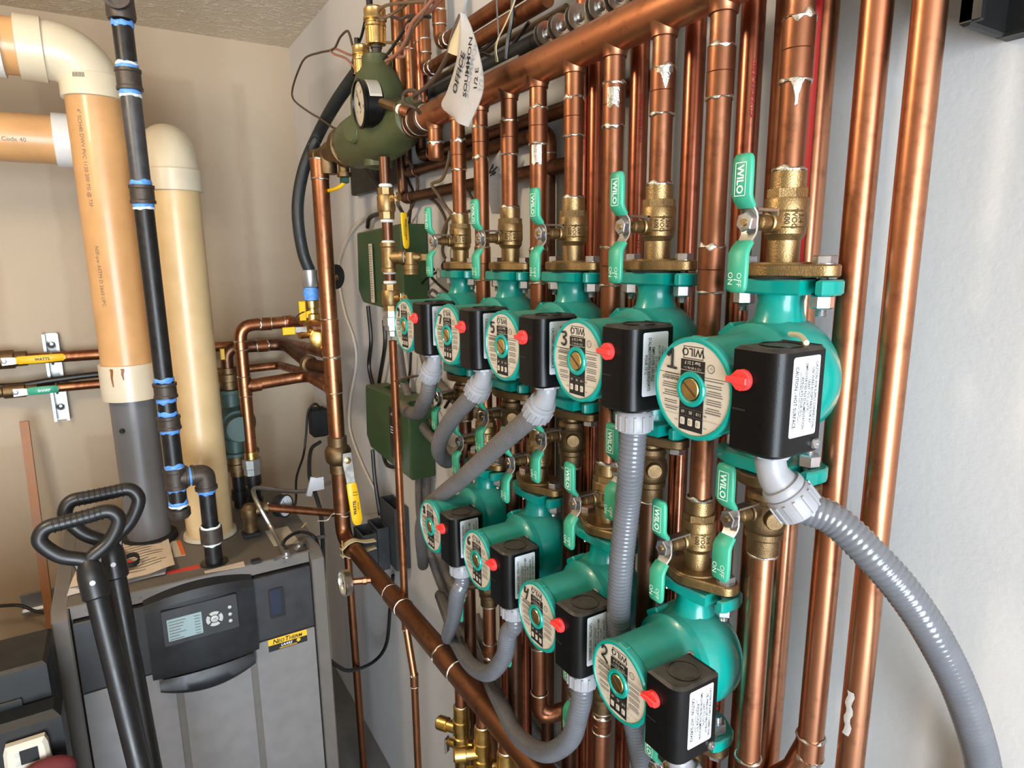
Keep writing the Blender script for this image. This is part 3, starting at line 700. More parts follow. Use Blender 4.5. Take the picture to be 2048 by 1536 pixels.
# end valve towards the corner
ev = thing('ball_valve', 'brass ball valve with yellow lever below, between separator and corner pipe', 'valve', (.50, 1.60, 1.96))
b = MB(); o = V((X0, 1.555, 1.957)); d = V((-.03, .15, -.004)).normalized()
b.lathe([(.040, 0), (.044, .004), (.044, .014)], o, d, 8); b.lathe([(.040, .012), (.047, .016), (.047, .034), (.042, .044), (.035, .056), (.028, .078), (.0245, .11), (.020, .115), (.0195, .14)], o, d, 32)
b.lathe([(.016, .13), (.016, .165), (.0185, .166), (.0185, .192), (.014, .196), (0, .196)], o, d, 26); b.lathe([(.013, 0), (.013, .055), (.017, .056), (.017, .066), (.008, .068)], o+d*.045, (0, 0, -1), 20)
b.lathe([(.0225, 0), (.0225, .05)], o+d*.125, (0, 0, -1), 24)
b.build('valve_body', 'brassd', ev)
b = MB(); c = o+d*.045+V((0, 0, -.068)); b.tube(spline([c+V((0, -.004, 0)), c+V((-.004, .0, -.014)), c+V((-.012, .02, -.022)), c+V((-.018, .07, -.024)), c+V((-.022, .12, -.023))], 6), [.0045]*25, 8); 
lv = b.build('lever', 'yellow', ev); b = MB(); b.obox(c+V((0, 0, -.006)), (1, 0, 0), (0, 1, 0), .008, .012, .007, 0, .002); b.build('lever_hub', 'dkgreen', ev)
b = MB(); c = o+d*.17; b.obox(c+V((-.018, -.03, -.028)), (0, 1, 0), (0, 0, 1), .006, .016, .005, 0, .002); b.obox(c+V((-.018, -.03, -.026)), (0, 1, 0), (0, 0, 1), .015, .005, .005, 0, .002); b.build('wing_handle', 'yellow', ev)
b = MB(); q = spline([c+V((-.018, .02, 0)), c+V((-.012, .05, .03)), c+V((0, .03, .05)), c+V((.004, 0, .03)), c+V((-.004, -.012, 0)), c+V((-.014, -.01, -.016))], 6); b.tube(q, .0016, 6); b.build('cap_strap', 'wireb', ev)
# vents on top of the separator
def vent(name, la, c, k=1.):
    t = thing(name, la, 'vent', c); b = MB(); p = [(.011, 0), (.019, .003), (.0195, .034), (.0215, .036), (.0215, .041), (.0195, .043), (.0195, .046), (.0235, .048), (.0235, .052), (.022, .054), (.022, .066), (.0225, .068), (.0195, .072), (0, .072)]
    b.lathe([(r*k, h*k) for r, h in p], c, (0, 0, 1), 30)
    for i in range(10):
        a = 2*pi*i/10; b.obox(V(c)+V((cos(a), sin(a), 0))*.0197*k+V((0, 0, .019*k)), (-sin(a), cos(a), 0), (0, 0, 1), .0022*k, .015*k, .0009)
    b.build('body', 'gold', t); b = MB(); b.cyl(V(c)+V((-.010*k, 0, .070*k)), V(c)+V((-.010*k, 0, .088*k)), .0065*k, 14); b.build('cap', 'wireb', t); return t
vent('air_vent', 'large brass air vent standing on the green separator', (X0, 1.365, 2.122))
vent('air_vent', 'smaller brass vent with black cap left of the large air vent', (X0-.01, 1.43, 2.08), .82)
# gauge
def gauge(name, la, c, d, R, dep, case, face, stem_to=None, sm='brassd'):
    d = V(d).normalized(); c = V(c); t = thing(name, la, 'gauge', c); u, v, w = fr(d)
    b = MB(); b.lathe([(0, -dep), (R*.92, -dep), (R, -dep*.9), (R, -.002), (R*1.04, 0), (R*1.04, .004), (R*.95, .006), (R*.92, .002)], c, d, 40, 0, False); cs = b.build('case', case, t)
    b = MB(); o = c+d*.002; b.lathe([(R*.94, 0), (0, .0002)], o, d, 36, 0, False); sgn = 1
    Uu = V((0, 0, 1)).cross(d).normalized(); Vv = d.cross(Uu)
    for i in range(28):
        a = radians(-45+i*10); rd = Uu*cos(a)+Vv*sin(a); tn = d.cross(rd); b.quad(o+d*.0005, rd, tn, R*.72, -R*.008, R*(.86 if i % 4 else .9), R*.008, 1)
    for i, s in enumerate(('0', '30', '60', '90')):
        a = radians(205-i*75); b.text(s, R*.2, o+d*.0006+(Uu*cos(a)+Vv*sin(a))*R*.55, Uu, Vv, 1)
    b.text('psi', R*.18, o+d*.0006-Vv*R*.3, Uu, Vv, 1)
    b.build('dial', [face, 'grey_ink'], t, smooth=False)
    b = MB(); a = radians(115); rd = Uu*cos(a)+Vv*sin(a); b.quad(o+d*.0012, rd, d.cross(rd), -R*.25, -R*.025, R*.7, R*.025); b.lathe([(R*.08, .0008), (R*.08, .002), (0, .002)], o, d, 12); b.build('needle', 'ink', t)
    if stem_to:
        b = MB(); e = V(stem_to); s0 = c-d*dep; L = (e-s0).length; b.lathe([(.0085, -.002), (.0085, L*.6), (.0105, L*.62), (.0105, L*.8), (.0075, L*.82), (.0075, L)], s0, e-s0, 8); b.build('stem', sm, t)
    return t
g = gauge('pressure_gauge', 'round pressure gauge with black rim in front of the green separator', (0.4400, 1.2740, 1.9870), (-1, .06, -.06), .043, .034, 'black', 'glassw', None)
D = V((-1, .06, -.06)).normalized(); cc = V((0.4400, 1.2740, 1.9870))
def gst(a, h): a = radians(a); S = V((0, 0, 1)).cross(D).normalized(); T = D.cross(S); return cc+(S*cos(a)+T*sin(a))*.0433+D*h
b = MB(); b.rings([[gst(a, h) for a in range(8, 70, 6)] for h in (-.006, -.030)], 0, False)
for i in range(7): b.rings([[gst(a, -.009-i*.003)+V((0, -.0004, .0002)) for a in range(14, 64, 6)], [gst(a, -.0098-i*.003)+V((0, -.0004, .0002)) for a in range(14, 64, 6)]], 1, False)
o = b.build('sticker', ['plate', 'grey_ink'], g); 
b = MB(); e = V((X0-.016, 1.165, HB+.012)); s = cc-D*.016+V((.010, -.040, -.004)); dd = (e-s); L = dd.length; b.lathe([(.0090, 0), (.0090, L*.55), (.0078, L*.56), (.0078, L*.9)], s, dd, 8); b.build('stem', 'brassd', g)
b = MB(); b.lathe([(.0095, L*.62), (.0105, L*.66), (.0095, L*.72)], s, dd, 16, 0, False); b.build('thread_tape', 'whitetape', g)
b = MB(); b.lathe([(.0115, L*.74), (.0115, L*.82), (.0100, L*.83), (.0100, L*1.0)], s, dd, 16); b.build('copper_stub', 'cu', g)
# ---------------------------------------------------------------- small drop line under the separator
XD = .485; YD = 1.283
dl = thing('drop_line', 'thin copper drop line under the separator running down past the green boxes', 'pipe', (XD, YD, 1.60))
def zz(u, v): return v
ZT, Z1, Z2, Z3, Z4, Z5, Z6 = 1.8840, 1.8392, 1.7711, 1.7286, 1.6682, 1.6478, 1.5860
for a, c, nm in ((ZT+.01, Z1-.003, 'pipe'), (Z2+.003, Z3-.003, 'pipe'), (Z4+.003, Z5-.003, 'pipe')):
    b = MB(); b.cyl((XD, YD, a), (XD, YD, c), .0108, 20); b.build(nm, 'cud', dl)
b = MB()
for z in (Z1, Z2, Z3, Z4, Z5): b.lathe([(.0115, -.003), (.0135, -.001), (.0135, .002), (.0115, .004)], (XD, YD, z), (0, 0, 1), 16, 0, False)
b.build('thread_tape', 'whitetape', dl)
Z7, Z8 = 1.5174, 0.8380; Z9 = 0.6518; yo = 1.283-.035
Y8 = 1.1631; Y9 = 1.1391; z8 = 0.9197; z8b = 1.0116; z9 = 0.7327
b = MB(); b.tube(fillet([(XD, YD, Z7+.01), (XD, YD, 0.8680), (XD, YD-.037, 0.7631), (XD, YD-.037, 0)], .02), .0084, 16); b.build('tube', 'cuo', dl)
for zc, yc in ((0.8680+.008, YD), (0.7631-.012, YD-.037)): coupling(dl, (XD, yc, zc), (0, 0, 1), .0084, .014, 'cu', True, 3, False)
b = MB(); b.lathe([(.017, 0), (.017, .012), (.0195, .013), (.0195, .030), (.015, .031), (.015, .040), (.012, .042), (.012, .052)], (XD, YD, Z6+.004), (0, 0, -1), 8); b.build('union', 'strut', dl)
def bv(la, c, body_h, lev=None, r=.0165, nm='ball_valve', mat='brass'):
    t = thing(nm, la, 'valve', c); c = V(c); b = MB(); h = body_h/2
    b.lathe([(r*.75, -h), (r, -h+.001), (r, -h*.55)], c, (0, 0, 1), 8); b.lathe([(r, -h*.55), (r*1.12, -h*.4), (r*1.12, h*.4), (r, h*.55)], c, (0, 0, 1), 24); b.lathe([(r, h*.55), (r, h-.001), (r*.75, h)], c, (0, 0, 1), 8)
    b.build('valve_body', mat, t); return t
v1 = bv('upper brass valve with yellow lever under the separator', (XD, YD, (Z1+Z2)/2), Z1-Z2-.006)
b = MB(); c = V((XD, YD, (Z1+Z2)/2+.010)); dd = V((.42, -.90, 0)).normalized(); b.lathe([(.008, .01), (.008, .026), (.0045, .027), (.0045, .035)], c, dd, 14); b.lathe([(.0075, .030), (.0075, .036)], c, dd, 6); b.build('stem', 'gold', v1)
b = MB(); p0 = c+dd*.030; W = V((-.90, -.42, 0)); ribbon(b, [p0+V((0, 0, .010)), p0, p0+V((0, 0, -.012)), p0+dd*.008+V((0, 0, -.024)), p0+dd*.014+V((0, -.003, -.034))], [.012, .014, .014, .013, .013], [.002]*5, W); l0 = b.build('lever', 'steel', v1)
b = MB(); q = [p0+dd*.014+V((0, -.003, -.030)), p0+dd*.0145+V((0, -.003, -.033)), p0+dd*.015+V((0, -.004, -.050)), p0+dd*.016+V((0, -.006, -.080)), p0+dd*.0162+V((0, -.0062, -.092)), p0+dd*.0162+V((0, -.0062, -.097)), p0+dd*.0162+V((0, -.0062, -.0995))]
ribbon(b, q, [.014, .0165, .018, .018, .0165, .012, .006], [.004]*7, W); b.build('lever_sleeve', 'yellow', l0, sharp=50)
b = MB(); oo = p0+dd*.0185+V((0, -.0055, -.063)); TU = V((0, -.004, -1)).normalized(); TV = W*-1
b.text('SmithCooper', .0075, oo, TU, TV, bold=.02); b.text('INTERNATIONAL', .0034, oo-TV*.0058, TU, TV); b.build('lettering', 'ink', l0, smooth=False)
dt = thing('drain_valve', 'brass drain tee with capped hose outlet under the yellow lever', 'valve', (XD, YD, (Z3+Z4)/2)); b = MB(); c = V((XD, YD, (Z3+Z4)/2)); h = (Z3-Z4)/2
b.lathe([(.012, -h), (.0165, -h+.001), (.0165, -h+.008), (.0145, -h+.010), (.0145, h-.010), (.0165, h-.008), (.0165, h-.001), (.012, h)], c, (0, 0, 1), 22); d2 = V((.74, -.67, 0)).normalized()
b.lathe([(.0135, 0), (.0135, .026), (.016, .027), (.016, .034), (.0115, .035), (.0115, .05)], c, d2, 18); b.lathe([(.013, -.01), (.013, .014), (.0155, .015), (.0155, .024), (.0145, .025), (.0145, .028), (.0155, .029), (.0155, .034)], c+d2*.046, (0, 0, -1), 20); b.lathe([(.010, .0), (.010, .014), (.006, .02)], c+d2*.050, d2, 14)
b.obox(c+d2*.078, d2, (0, 0, 1), .012, .007, .0025, 0, .001); b.build('valve_body', 'brass', dt)
b = MB(); b.lathe([(.0125, .028), (.0145, .03), (.0125, .036)], c, d2, 16, 0, False); b.build('thread_tape', 'whitetape', dt)
v2 = bv('lower brass valve above the union on the thin drop line', (XD, YD, (Z5+Z6)/2), Z5-Z6-.004); c = V((XD, YD, (Z5+Z6)/2)); b = MB(); b.lathe([(.008, .01), (.008, .028), (.004, .029), (.004, .04)], c, dd, 14); b.lathe([(.008, .034), (.008, .040)], c, dd, 6); b.build('stem', 'gold', v2)
b = MB(); p0 = c+dd*.033; ribbon(b, [p0+V((0, 0, .010)), p0, p0+V((0, 0, -.012)), p0+dd*.006+V((0, 0, -.022)), p0+dd*.010+V((0, 0, -.034))], [.012, .014, .014, .013, .013], [.002]*5, W); b.build('lever', 'steel', v2)
# ---------------------------------------------------------------- corner pipe, its valve and the big return pipe
XC, YC = .468, 1.69; ZR = .936
cp = thing('corner_pipe', 'thick vertical copper pipe standing in front of the room corner', 'pipe', (XC, YC, 1.2))
ZV1, ZV0 = 1.2269, 1.1225
b = MB(); b.cyl((XC, YC, 1.925), (XC, YC, ZV1), .0212, 28); b.build('pipe', 'cuo', cp)
b = MB(); b.tube(fillet([(XC, YC, ZV0), (XC, YC, ZR), (XC, YC-.12, ZR)], .045, 8), .0212, 28); b.build('pipe', 'bigcu', cp)
for za, zb in ((1.5429, 1.4454), (1.4428, 1.3468), ((1.9404), 1.8926)): coupling(cp, (XC, YC, (za+zb)/2), (0, 0, 1), .0212, abs(za-zb)/2, 'cuo', True, int(za*100), False)
b = MB(); solder(b, (XC, YC, ZR+.075), (0, 0, 1), .0214, .0025, .0008, 8, th=.001); b.build('solder_joint', 'solder', cp)
cv = thing('ball_valve', 'brass ball valve with long yellow lever on the corner pipe', 'valve', (XC, YC, 1.15)); b = MB(); c = V((XC, YC, (ZV1+ZV0)/2)); h = (ZV1-ZV0)/2
b.lathe([(.021, -h), (.0245, -h+.002), (.0245, -h*.5), (.032, -h*.35), (.035, -h*.1), (.035, h*.25), (.0305, h*.42), (.0255, h*.5), (.0255, h-.002), (.021, h)], c, (0, 0, 1), 32); d3 = V((-.05, -1, 0)).normalized(); b.lathe([(.012, .02), (.012, .044), (.006, .045), (.006, .056)], c+V((.012, 0, -.004)), d3, 18); b.build('valve_body', 'brassd', cv)
p0 = c+V((.012, 0, -.004))+d3*.052; W = V((1, -.05, 0)).normalized(); b = MB(); ribbon(b, [p0+V((0, 0, .02)), p0+V((0, 0, -.01)), p0+d3*.004+V((.003, 0, -.05)), p0+d3*.006+V((.006, 0, -.075))], [.024, .028, .024, .024], [.003]*4, W); l0 = b.build('lever', 'steel', cv)
b = MB(); q = [p0+d3*.006+V((.005, 0, -.062)), p0+d3*.006+V((.005, 0, -.066)), p0+d3*.008+V((.008, 0, -.10)), p0+d3*.010+V((.014, 0, -.165)), p0+d3*.010+V((.0148, 0, -.176)), p0+d3*.010+V((.0150, 0, -.182))]; ribbon(b, q, [.020, .027, .029, .029, .024, .014], [.006]*6, W); b.build('lever_sleeve', 'yellow', l0, sharp=50)
b = MB(); oo = p0+d3*.0135+V((.0105, 0, -.128)); TU, TV = V((-.0005, 0, 1)).normalized(), V((-1, .05, 0)).normalized(); b.text('WATTS', .0115, oo+TV*.002-TU*.004, TU, TV, bold=.03); b.text('600 WOG', .005, oo-TV*.0075, TU, TV); b.text('[ ]', .012, oo+TU*.036, TU, TV); b.build('lettering', 'ink', l0, smooth=False)
b = MB(); b.lathe([(.009, 0), (.009, .006), (.0075, .007)], p0, d3, 6); b.build('lever_nut', 'gold', cv)
bp = thing('return_main', 'thick brown copper return main running diagonally down to the bottom edge', 'pipe', (XC, 1.57, ZR))
b = MB(); b.tube([(XC, YC-.118, ZR), (XC, .30, ZR)], .0212, 32); b.build('pipe', 'bigcu', bp)
for y0, y1 in ((1.2934+.03, 1.2934-.045), (1.0468, 1.0027-.02)): coupling(bp, (XC, (y0+y1)/2, ZR), (0, 1, 0), .0212, abs(y0-y1)/2, 'bigcu', True, int(y0*50), False)
ytg = 1.4059
tg = gauge('dial_thermometer', 'round dial thermometer on a stub of the big brown return pipe', V((XC-.078, ytg+.020, ZR+.002)), (-.90, -.02, .03), .0305, .012, 'steel', 'glassw', V((XC-.018, ytg+.004, ZR)), 'cu')
for i, (u, v, la) in enumerate(((918, 1380, 'leftmost of the brass drain valves hanging under the return main'), (962, 1440, 'middle of the brass drain valves hanging under the return main'), (1006, 1490, 'rightmost of the brass drain valves hanging under the return main'))):
    y = (.970, .886, .806)[i]; zt = ZR-.02
    t = thing('drain_valve', la, 'valve', (XC, y, zt), 'brass drain valves under the return main'); L = (.042, .028, .020)[i]
    b = MB(); b.cyl((XC, y, zt+.006), (XC, y, zt-L), .0112, 18); b.cyl((XC, y, zt-L-.145), (XC, y, 0), .0112, 18); b.build('pipe', 'cuo', t)
    b = MB(); c = V((XC, y, zt-L)); b.lathe([(.0125, .0), (.0150, -.001), (.0150, -.028), (.0168, -.030), (.0168, -.048), (.0150, -.050), (.0150, -.062), (.0172, -.064), (.0172, -.105), (.0150, -.108), (.0150, -.140), (.0125, -.142)], c, (0, 0, 1), 26)
    d4 = V((-.55, .83, 0)).normalized() if i == 0 else V((-.9, .4, 0)).normalized()
    b.lathe([(.011, .008), (.011, .030), (.0135, .031), (.0135, .050), (.011, .053), (.0, .053)], c+V((0, 0, -.052)), d4, 14); b.lathe([(.008, .01), (.008, .03), (.005, .034)], c+V((0, 0, -.088)), d4, 14); b.lathe([(.009, .01), (.009, .024), (.006, .025)], c+V((0, 0, -.080)), -d4, 14)
    b.build('valve_body', 'brassy', t)
    b = MB(); b.obox(c+V((0, 0, -.096))+d4*.034, d4.cross(V((0, 0, 1))), (0, 0, 1), .0065, .016, .0022, 0, .0015); b.build('lever', 'steel', t)
    for dz, sd in ((.001, 41), (-.143, 51)): b = MB(); solder(b, c+V((0, 0, dz)), (0, 0, 1), .0118, .003, .001, sd+i); b.build('solder_joint', 'solder', t)
# pipe hanger and moulded standoff on the elbow
hg = thing('pipe_hanger', 'cream metal hanger clamped round the elbow of the return main', 'clamp', (XC, 1.55, ZR)); b = MB()
for s in (1, -1):
    pts = spline([V((XC-.034, 1.60, ZR-.004+s*.010)), V((XC-.026, 1.60, ZR+s*.012)), V((XC-.014, 1.60, ZR+s*.020)), V((XC+.004, 1.60, ZR+s*.0235)), V((XC+.022, 1.60, ZR+s*.016)), V((XC+.036, 1.60, ZR+s*.012)), V((XC+.06, 1.60, ZR+s*.010))], 5)
    ribbon(b, pts, [.022]*len(pts), [.0024]*len(pts))
b.build('strap', 'tagc', hg); b = MB(); b.cyl((XC-.030, 1.60, ZR-.016), (XC-.030, 1.60, ZR+.030), .003, 10); b.lathe([(.006, 0), (.006, .005)], (XC-.030, 1.60, ZR+.012), (0, 0, 1), 6); b.build('hanger_bolt', 'gold', hg)
so = thing('wall_standoff', 'dark grey moulded plastic standoff between return main and wall', 'bracket', (.56, 1.60, .93)); b = MB()
a0 = V((0.5400, 1.6854, 0.9371))
for (y0, y1, x0, x1, z0, z1) in ((1.62, 1.70, .500, .540, .84, .955), (1.62, 1.70, .542, .575, .84, .965), (1.575, 1.69, .577, .617, .85, 1.03)):
    ou = [(x0, y0), (x1, y0), (x1, y1), (x0, y1)]; w = .004; inn = [(x0+w, y0+w), (x1-w, y0+w), (x1-w, y1-w), (x0+w, y1-w)]
    R = [[V((p[0], p[1], z)) for p in q] for q, z in ((ou, z0), (ou, z1), (inn, z1), (inn, z0+.004))]; b.rings(R, 0, True, True, True)
b.build('body', 'plasticbrk', so, sharp=20)
# ---------------------------------------------------------------- green control boxes
def gbox(la, y0, y1, z0, z1, x0=.552, ledge=False):
    t = thing('control_box', la, 'control box', (.62, (y0+y1)/2, z0)); b = MB(); ym = y1-.0
    W = .62
    o = [(x0, y1), (x0, y0+.115), (x0+.012, y0+.10), (x0+.012, y0), (W, y0), (W, y1)]
    b.prism([(y1, z0+.03), (y1-.03, z0), (y0+.0, z0-.01), (y0, z1+.01), (y1-.012, z1)], -(W-x0-.002), 0, (W-.001, 0, 0), (0, 1, 0), (0, 0, 1), 0, .004); b.build('cover', 'boxg', t, sharp=30); return t
g1 = gbox('upper dark green control box on the wall behind the brass drop valves', 1.385, 1.70, 1.583, 1.762)
b = MB(); o = V((.549, 1.575, 1.66)); b.prism(rrect(-.012, -.072, .012, .072, .003), 0, .001, o, (0, -1, 0), (0, 0, 1)); 
for i in range(22): b.quad(o+V((-.0014, 0, 0)), (0, -1, 0), (0, 0, 1), -.009, .064-i*.006, .008-(i*7 % 5)*.0014, .0658-i*.006, 1)
b.build('instruction_label', ['plate', 'grey_ink'], g1, smooth=False)
g2 = gbox('lower dark green control box on the wall with lit green indicator lamps', 1.385, 1.70, 1.185, 1.358)
b = MB(); o = V((.549, 1.47, 1.275)); b.prism(rrect(-.028, -.068, .028, .060, .003), 0, .001, o, (0, -1, 0), (0, 0, 1)); b.text('ARGO', .011, o+V((-.0016, 0, .045)), (0, -1, 0), (0, 0, 1), 1)
for i in range(3): b.quad(o+V((-.0016, 0, 0)), (0, -1, 0), (0, 0, 1), -.022, .010-i*.007, -.004, .0125-i*.007, 1)
pn = b.build('front_panel', ['ink', 'label'], g2, smooth=False)
for i in range(4):
    b = MB(); b.sphere(o+V((-.002, -.018, .022-i*.014)), .0026, 10); b.build('indicator_lamp', 'led', g2)
b = MB(); b.cyl((.585, 1.64, 1.352), (.585, 1.48, 1.40), .005, 12); b.build('cable_stub', 'boxg', g2)
# ---------------------------------------------------------------- conduits
def conduit(la, P, r=.0128, mat='conduit', nutat=None, elbow=None, n=10, group='grey flexible conduits'):
    t = thing('flexible_conduit', la, 'conduit', P[0], group)
    C = resample(spline(P, n), .0016); rad = [r*(1+.05*(1 if (i % 3) == 0 else -.35)) for i in range(len(C))]
    b = MB(); b.tube(C, rad, 20); b.build('hose', mat, t, sharp=70)
    if nutat:
        a, d = V(nutat[0]), V(nutat[1]).normalized(); b = MB(); s = 40
        prof = [(.0120, -.002), (.0165, 0), (.0178, .003), (.0180, .016), (.0170, .0195), (.0135, .0215)]
        b.lathe(prof, a, d, 40); u, v, w = fr(d)
        for i in range(14):
            q = 2*pi*i/14; rd = u*cos(q)+v*sin(q); b.obox(a+rd*.0181+d*.0105, rd.cross(d), d, .0011, .0075, .0009)
        b.build('compression_nut', 'conn', t)
    if elbow:
        b = MB(); E = spline(elbow, 6); k = len(E); b.tube(E, [.0118+(.0034*max(0, (i/(k-1)-.55)/.45)) for i in range(k)], 20)
        d = (V(elbow[1])-V(elbow[0])).normalized(); b.lathe([(.015, -.002), (.0155, 0), (.0155, .004), (.0125, .005)], elbow[0], d, 8)
        d2 = (V(elbow[-1])-V(elbow[-2])).normalized(); b.lathe([(.0160, -.008), (.0168, -.006), (.0168, -.002), (.0150, .0)], elbow[-1], d2, 24)
        b.build('elbow_connector', 'conn', t)
    return t
def bb(n, dx=0, dy=0): y, z = PUMPS[n]; return V((X0-.0840+dx, y-.0630+dy, z-.041))
# pump 1: elbow towards the camera, hose sweeping down along the white wall
e = bb('1'); d = V((.45, -.42, -.78)).normalized(); p = e+V((0, 0, -.016)); q = p+d*.022
conduit('grey conduit from pump 1 sweeping right and down across the white wall', [q+d*.014, (0.4591, 0.2760, 1.4951), (0.4746, 0.2500, 1.4691), (0.4893, 0.2320, 1.4432), (0.5070, 0.2170, 1.4095), (0.5374, 0.2070, 1.3585), (0.5668, 0.2000, 1.3003), (0.5843, 0.1980, 1.2598), (0.5994, 0.1960, 1.2136), (.578, .192, .85), (.585, .190, .40), (.585, .190, .01)], .0128, 'conduit', (q, d), [e, e+V((0, 0, -.008)), p+d*.006, q])
e = bb('3'); d = V((0, 0, -1)); p = e+V((0, 0, -.003))
conduit('grey conduit hanging straight down from pump 3', [p+d*.012, p+V((.003, .006, -.06)), p+V((.012, .020, -.11)), V((.440, .500, 1.37)), V((.4505, .514, 1.285)), V((.466, .516, 1.20)), V((.490, .516, 1.10)), V((.505, .515, 1.0)), V((.51, .51, .70))], .0130, 'conduit', (p, d), [e, e+V((0, 0, -.004)), e+V((0, 0, -.010))])
for n, la, pts, m in (('5', 'dusty grey conduit from pump 5 sweeping down left over pump 8', [(0.4200, 0.7271, 1.4511), (0.4200, 0.8341, 1.3743), (0.4300, 0.9494, 1.3031), (0.4500, 1.0488, 1.2433), (0.5000, 1.2072, 1.1286), (0.5750, 1.3845, 0.9519)], 'conduitd'),
                   ('7', 'dusty grey conduit from pump 7 curling down and back to the wall', [(0.4250, 0.8692, 1.4627), (0.4350, 0.9443, 1.4102), (0.4500, 0.9914, 1.3679), (0.4750, 1.0093, 1.3405), (0.5150, 1.0303, 1.3488), (0.5600, 1.0754, 1.3619)], 'conduitd'),
                   ('9', 'dusty grey conduit from pump 9 bending left behind the thin drop line', [(0.4300, 0.9838, 1.4756), (0.4500, 1.0537, 1.4398), (0.4900, 1.1769, 1.3925), (0.5300, 1.3302, 1.3603), (0.5700, 1.4775, 1.3468)], 'conduitd')):
    e = bb(n); d = V((.0, .66, -.75)).normalized(); p = e+V((0, 0, -.014)); q = p+d*.018
    conduit(la, [q+d*.014]+pts, .0128, m, (q, d), [e, e+V((0, 0, -.008)), p+d*.006, q])
for n, la, pts in (('6', 'grey conduit from pump 6 making a U bend back to the wall', [(0.4240, 0.7176, 1.1745), (0.4260, 0.7348, 1.1268), (0.4320, 0.7925, 1.0622), (0.4460, 0.8814, 1.0188), (0.4780, 0.9984, 0.9856), (0.5300, 1.1476, 0.9446), (0.5900, 1.3221, 0.8962)]),
                   ('8', 'grey conduit hanging from pump 8 and curving back behind pipe', [(0.4200, 0.8718, 1.1651), (0.4350, 0.9192, 1.0963), (0.4550, 0.9826, 1.0277), (0.4750, 1.0337, 0.9790), (0.5100, 1.1077, 0.9237)]),
                   ('4', 'grey conduit from pump 4 making the lowest wide U bend', [(0.4260, 0.5556, 1.1526), (0.4300, 0.5799, 1.0950), (0.4360, 0.6456, 1.0258), (0.4460, 0.7319, 0.9882), (0.4680, 0.8225, 0.9760), (0.5200, 0.9776, 0.9244), (0.5850, 1.1585, 0.8545)])):
    e = bb(n); d = V((0, 0, -1)); p = e+V((0, 0, -.003))
    conduit(la, [p+d*.012, p+d*.035]+pts, .0124, 'conduit', (p, d), [e, e+V((0, 0, -.004)), e+V((0, 0, -.010))])
e = bb('2'); d = V((.2, -.6, -.77)).normalized(); p = e+V((0, 0, -.014)); q = p+d*.02
conduit('grey conduit leaving the underside of pump 2 at the bottom edge', [q+d*.014, q+d*.06, q+d*.10+V((0, 0, -.05)), q+d*.1+V((0, 0, -.3))], .0128, 'conduit', (q, d), [e, e+V((0, 0, -.008)), p+d*.006, q])
# wall bundle feeding the boxes
for P, la in (([(0.5900, 1.5253, 1.4830), (0.5900, 1.4847, 1.3748), (0.5900, 1.3755, 1.2969), (0.6000, 1.2502, 1.2723), (0.6000, 1.1416, 1.3274)], 'upper grey conduit curving from the upper green box to the pumps'),
              ([(0.6000, 1.4210, 1.5295), (0.6000, 1.3572, 1.4369), (0.6000, 1.2301, 1.3955), (0.6000, 1.1176, 1.3855)], 'grey conduit behind pump 9 curving away along the wall'),
              ([(0.5900, 1.4213, 1.1910), (0.5900, 1.4219, 1.0534), (0.5900, 1.3515, 0.9620), (0.6000, 1.2754, 0.8766), (0.6000, 1.1411, 0.8221), (0.6000, 1.0333, 0.7915), (0.6000, 0.8684, 0.7923)], 'outer grey conduit of the bundle curving left of pump 8'),
              ([(0.6000, 1.4019, 1.1883), (0.6000, 1.3950, 1.0608), (0.6000, 1.3238, 0.9711), (0.6000, 1.2210, 0.9161), (0.6000, 1.0836, 0.8672)], 'inner grey conduit of the bundle curving left of pump 8'),
              ([(0.6000, 1.1600, 0.9218), (0.6000, 1.0844, 0.8430), (0.6000, 0.9372, 0.7982), (0.6000, 0.7480, 0.8016)], 'dark grey conduit low on the wall behind the lower pipes')):
    conduit(la, P, .0105, 'conduitd')
XL_ = -1.75
# ---------------------------------------------------------------- vent pipes over the boiler
ZB = .96                                        # top of the boiler
XA, YA, RA = .0065, 1.90, .0595
zc0, zc1, zh = 2.0700, 2.1165, 2.1663
t = thing('vent_pipe', 'wide beige plastic vent pipe at left with cream elbow turning left at the top', 'vent pipe', (XA, YA, ZB))
zj0, zj1 = 1.4429, 1.3522
b = MB(); b.cyl((XA, YA, zj0-.02), (XA, YA, zc0+.01), RA, 40); 
for dz, s in ((.05, '4" SCH40 DWV PVC 1120 200 PSI @ 73F'), (-.22, 'NSF-pw ASTM D 2665 UPC')):
    b.text(s, .0125, (0, 0, 0), (1, 0, 0), (0, 1, 0), 1, bend=wrap(XA, YA, RA+.0004, radians(236), zc0-.19+dz, rot=1))
b.build('pipe', ['pvc', 'grey_ink'], t)
b = MB(); rb = .075; zt = zh; b.lathe([(RA, -.001), (.0665, 0), (.0665, zc1-zc0), (.064, zc1-zc0+.004)], (XA, YA, zc0), (0, 0, 1), 40, 0, False)
P = [V((XA, YA, zc1)), V((XA, YA, zt-rb))]+[V((XA-rb*(1-cos(a)), YA, zt-rb+rb*sin(a))) for a in [radians(k*7.5) for k in range(1, 13)]]+[V((XA-rb-.012, YA, zt))]
b.tube(P, .0635, 36); b.lathe([(.0635, 0), (.0690, .002), (.0690, .050), (.060, .052)], (XA-rb-.008, YA, zt), (-1, 0, 0), 40, 0, False)
for k in range(9): b.add([wrap(XA, YA, .0669, radians(248), zc1-.012)(-.012+k*.0028+i*.0014, j*.010) for i, j in ((0, 0), (1, 0), (1, 1), (0, 1))], [(0, 1, 2, 3)], 1)
b.build('elbow', ['pvcw', 'ink'], t)
b = MB(); b.cyl((XA-rb-.055, YA, zt), (XA-rb-.10, YA, zt), RA, 36); b.build('pipe', 'pvc', t)
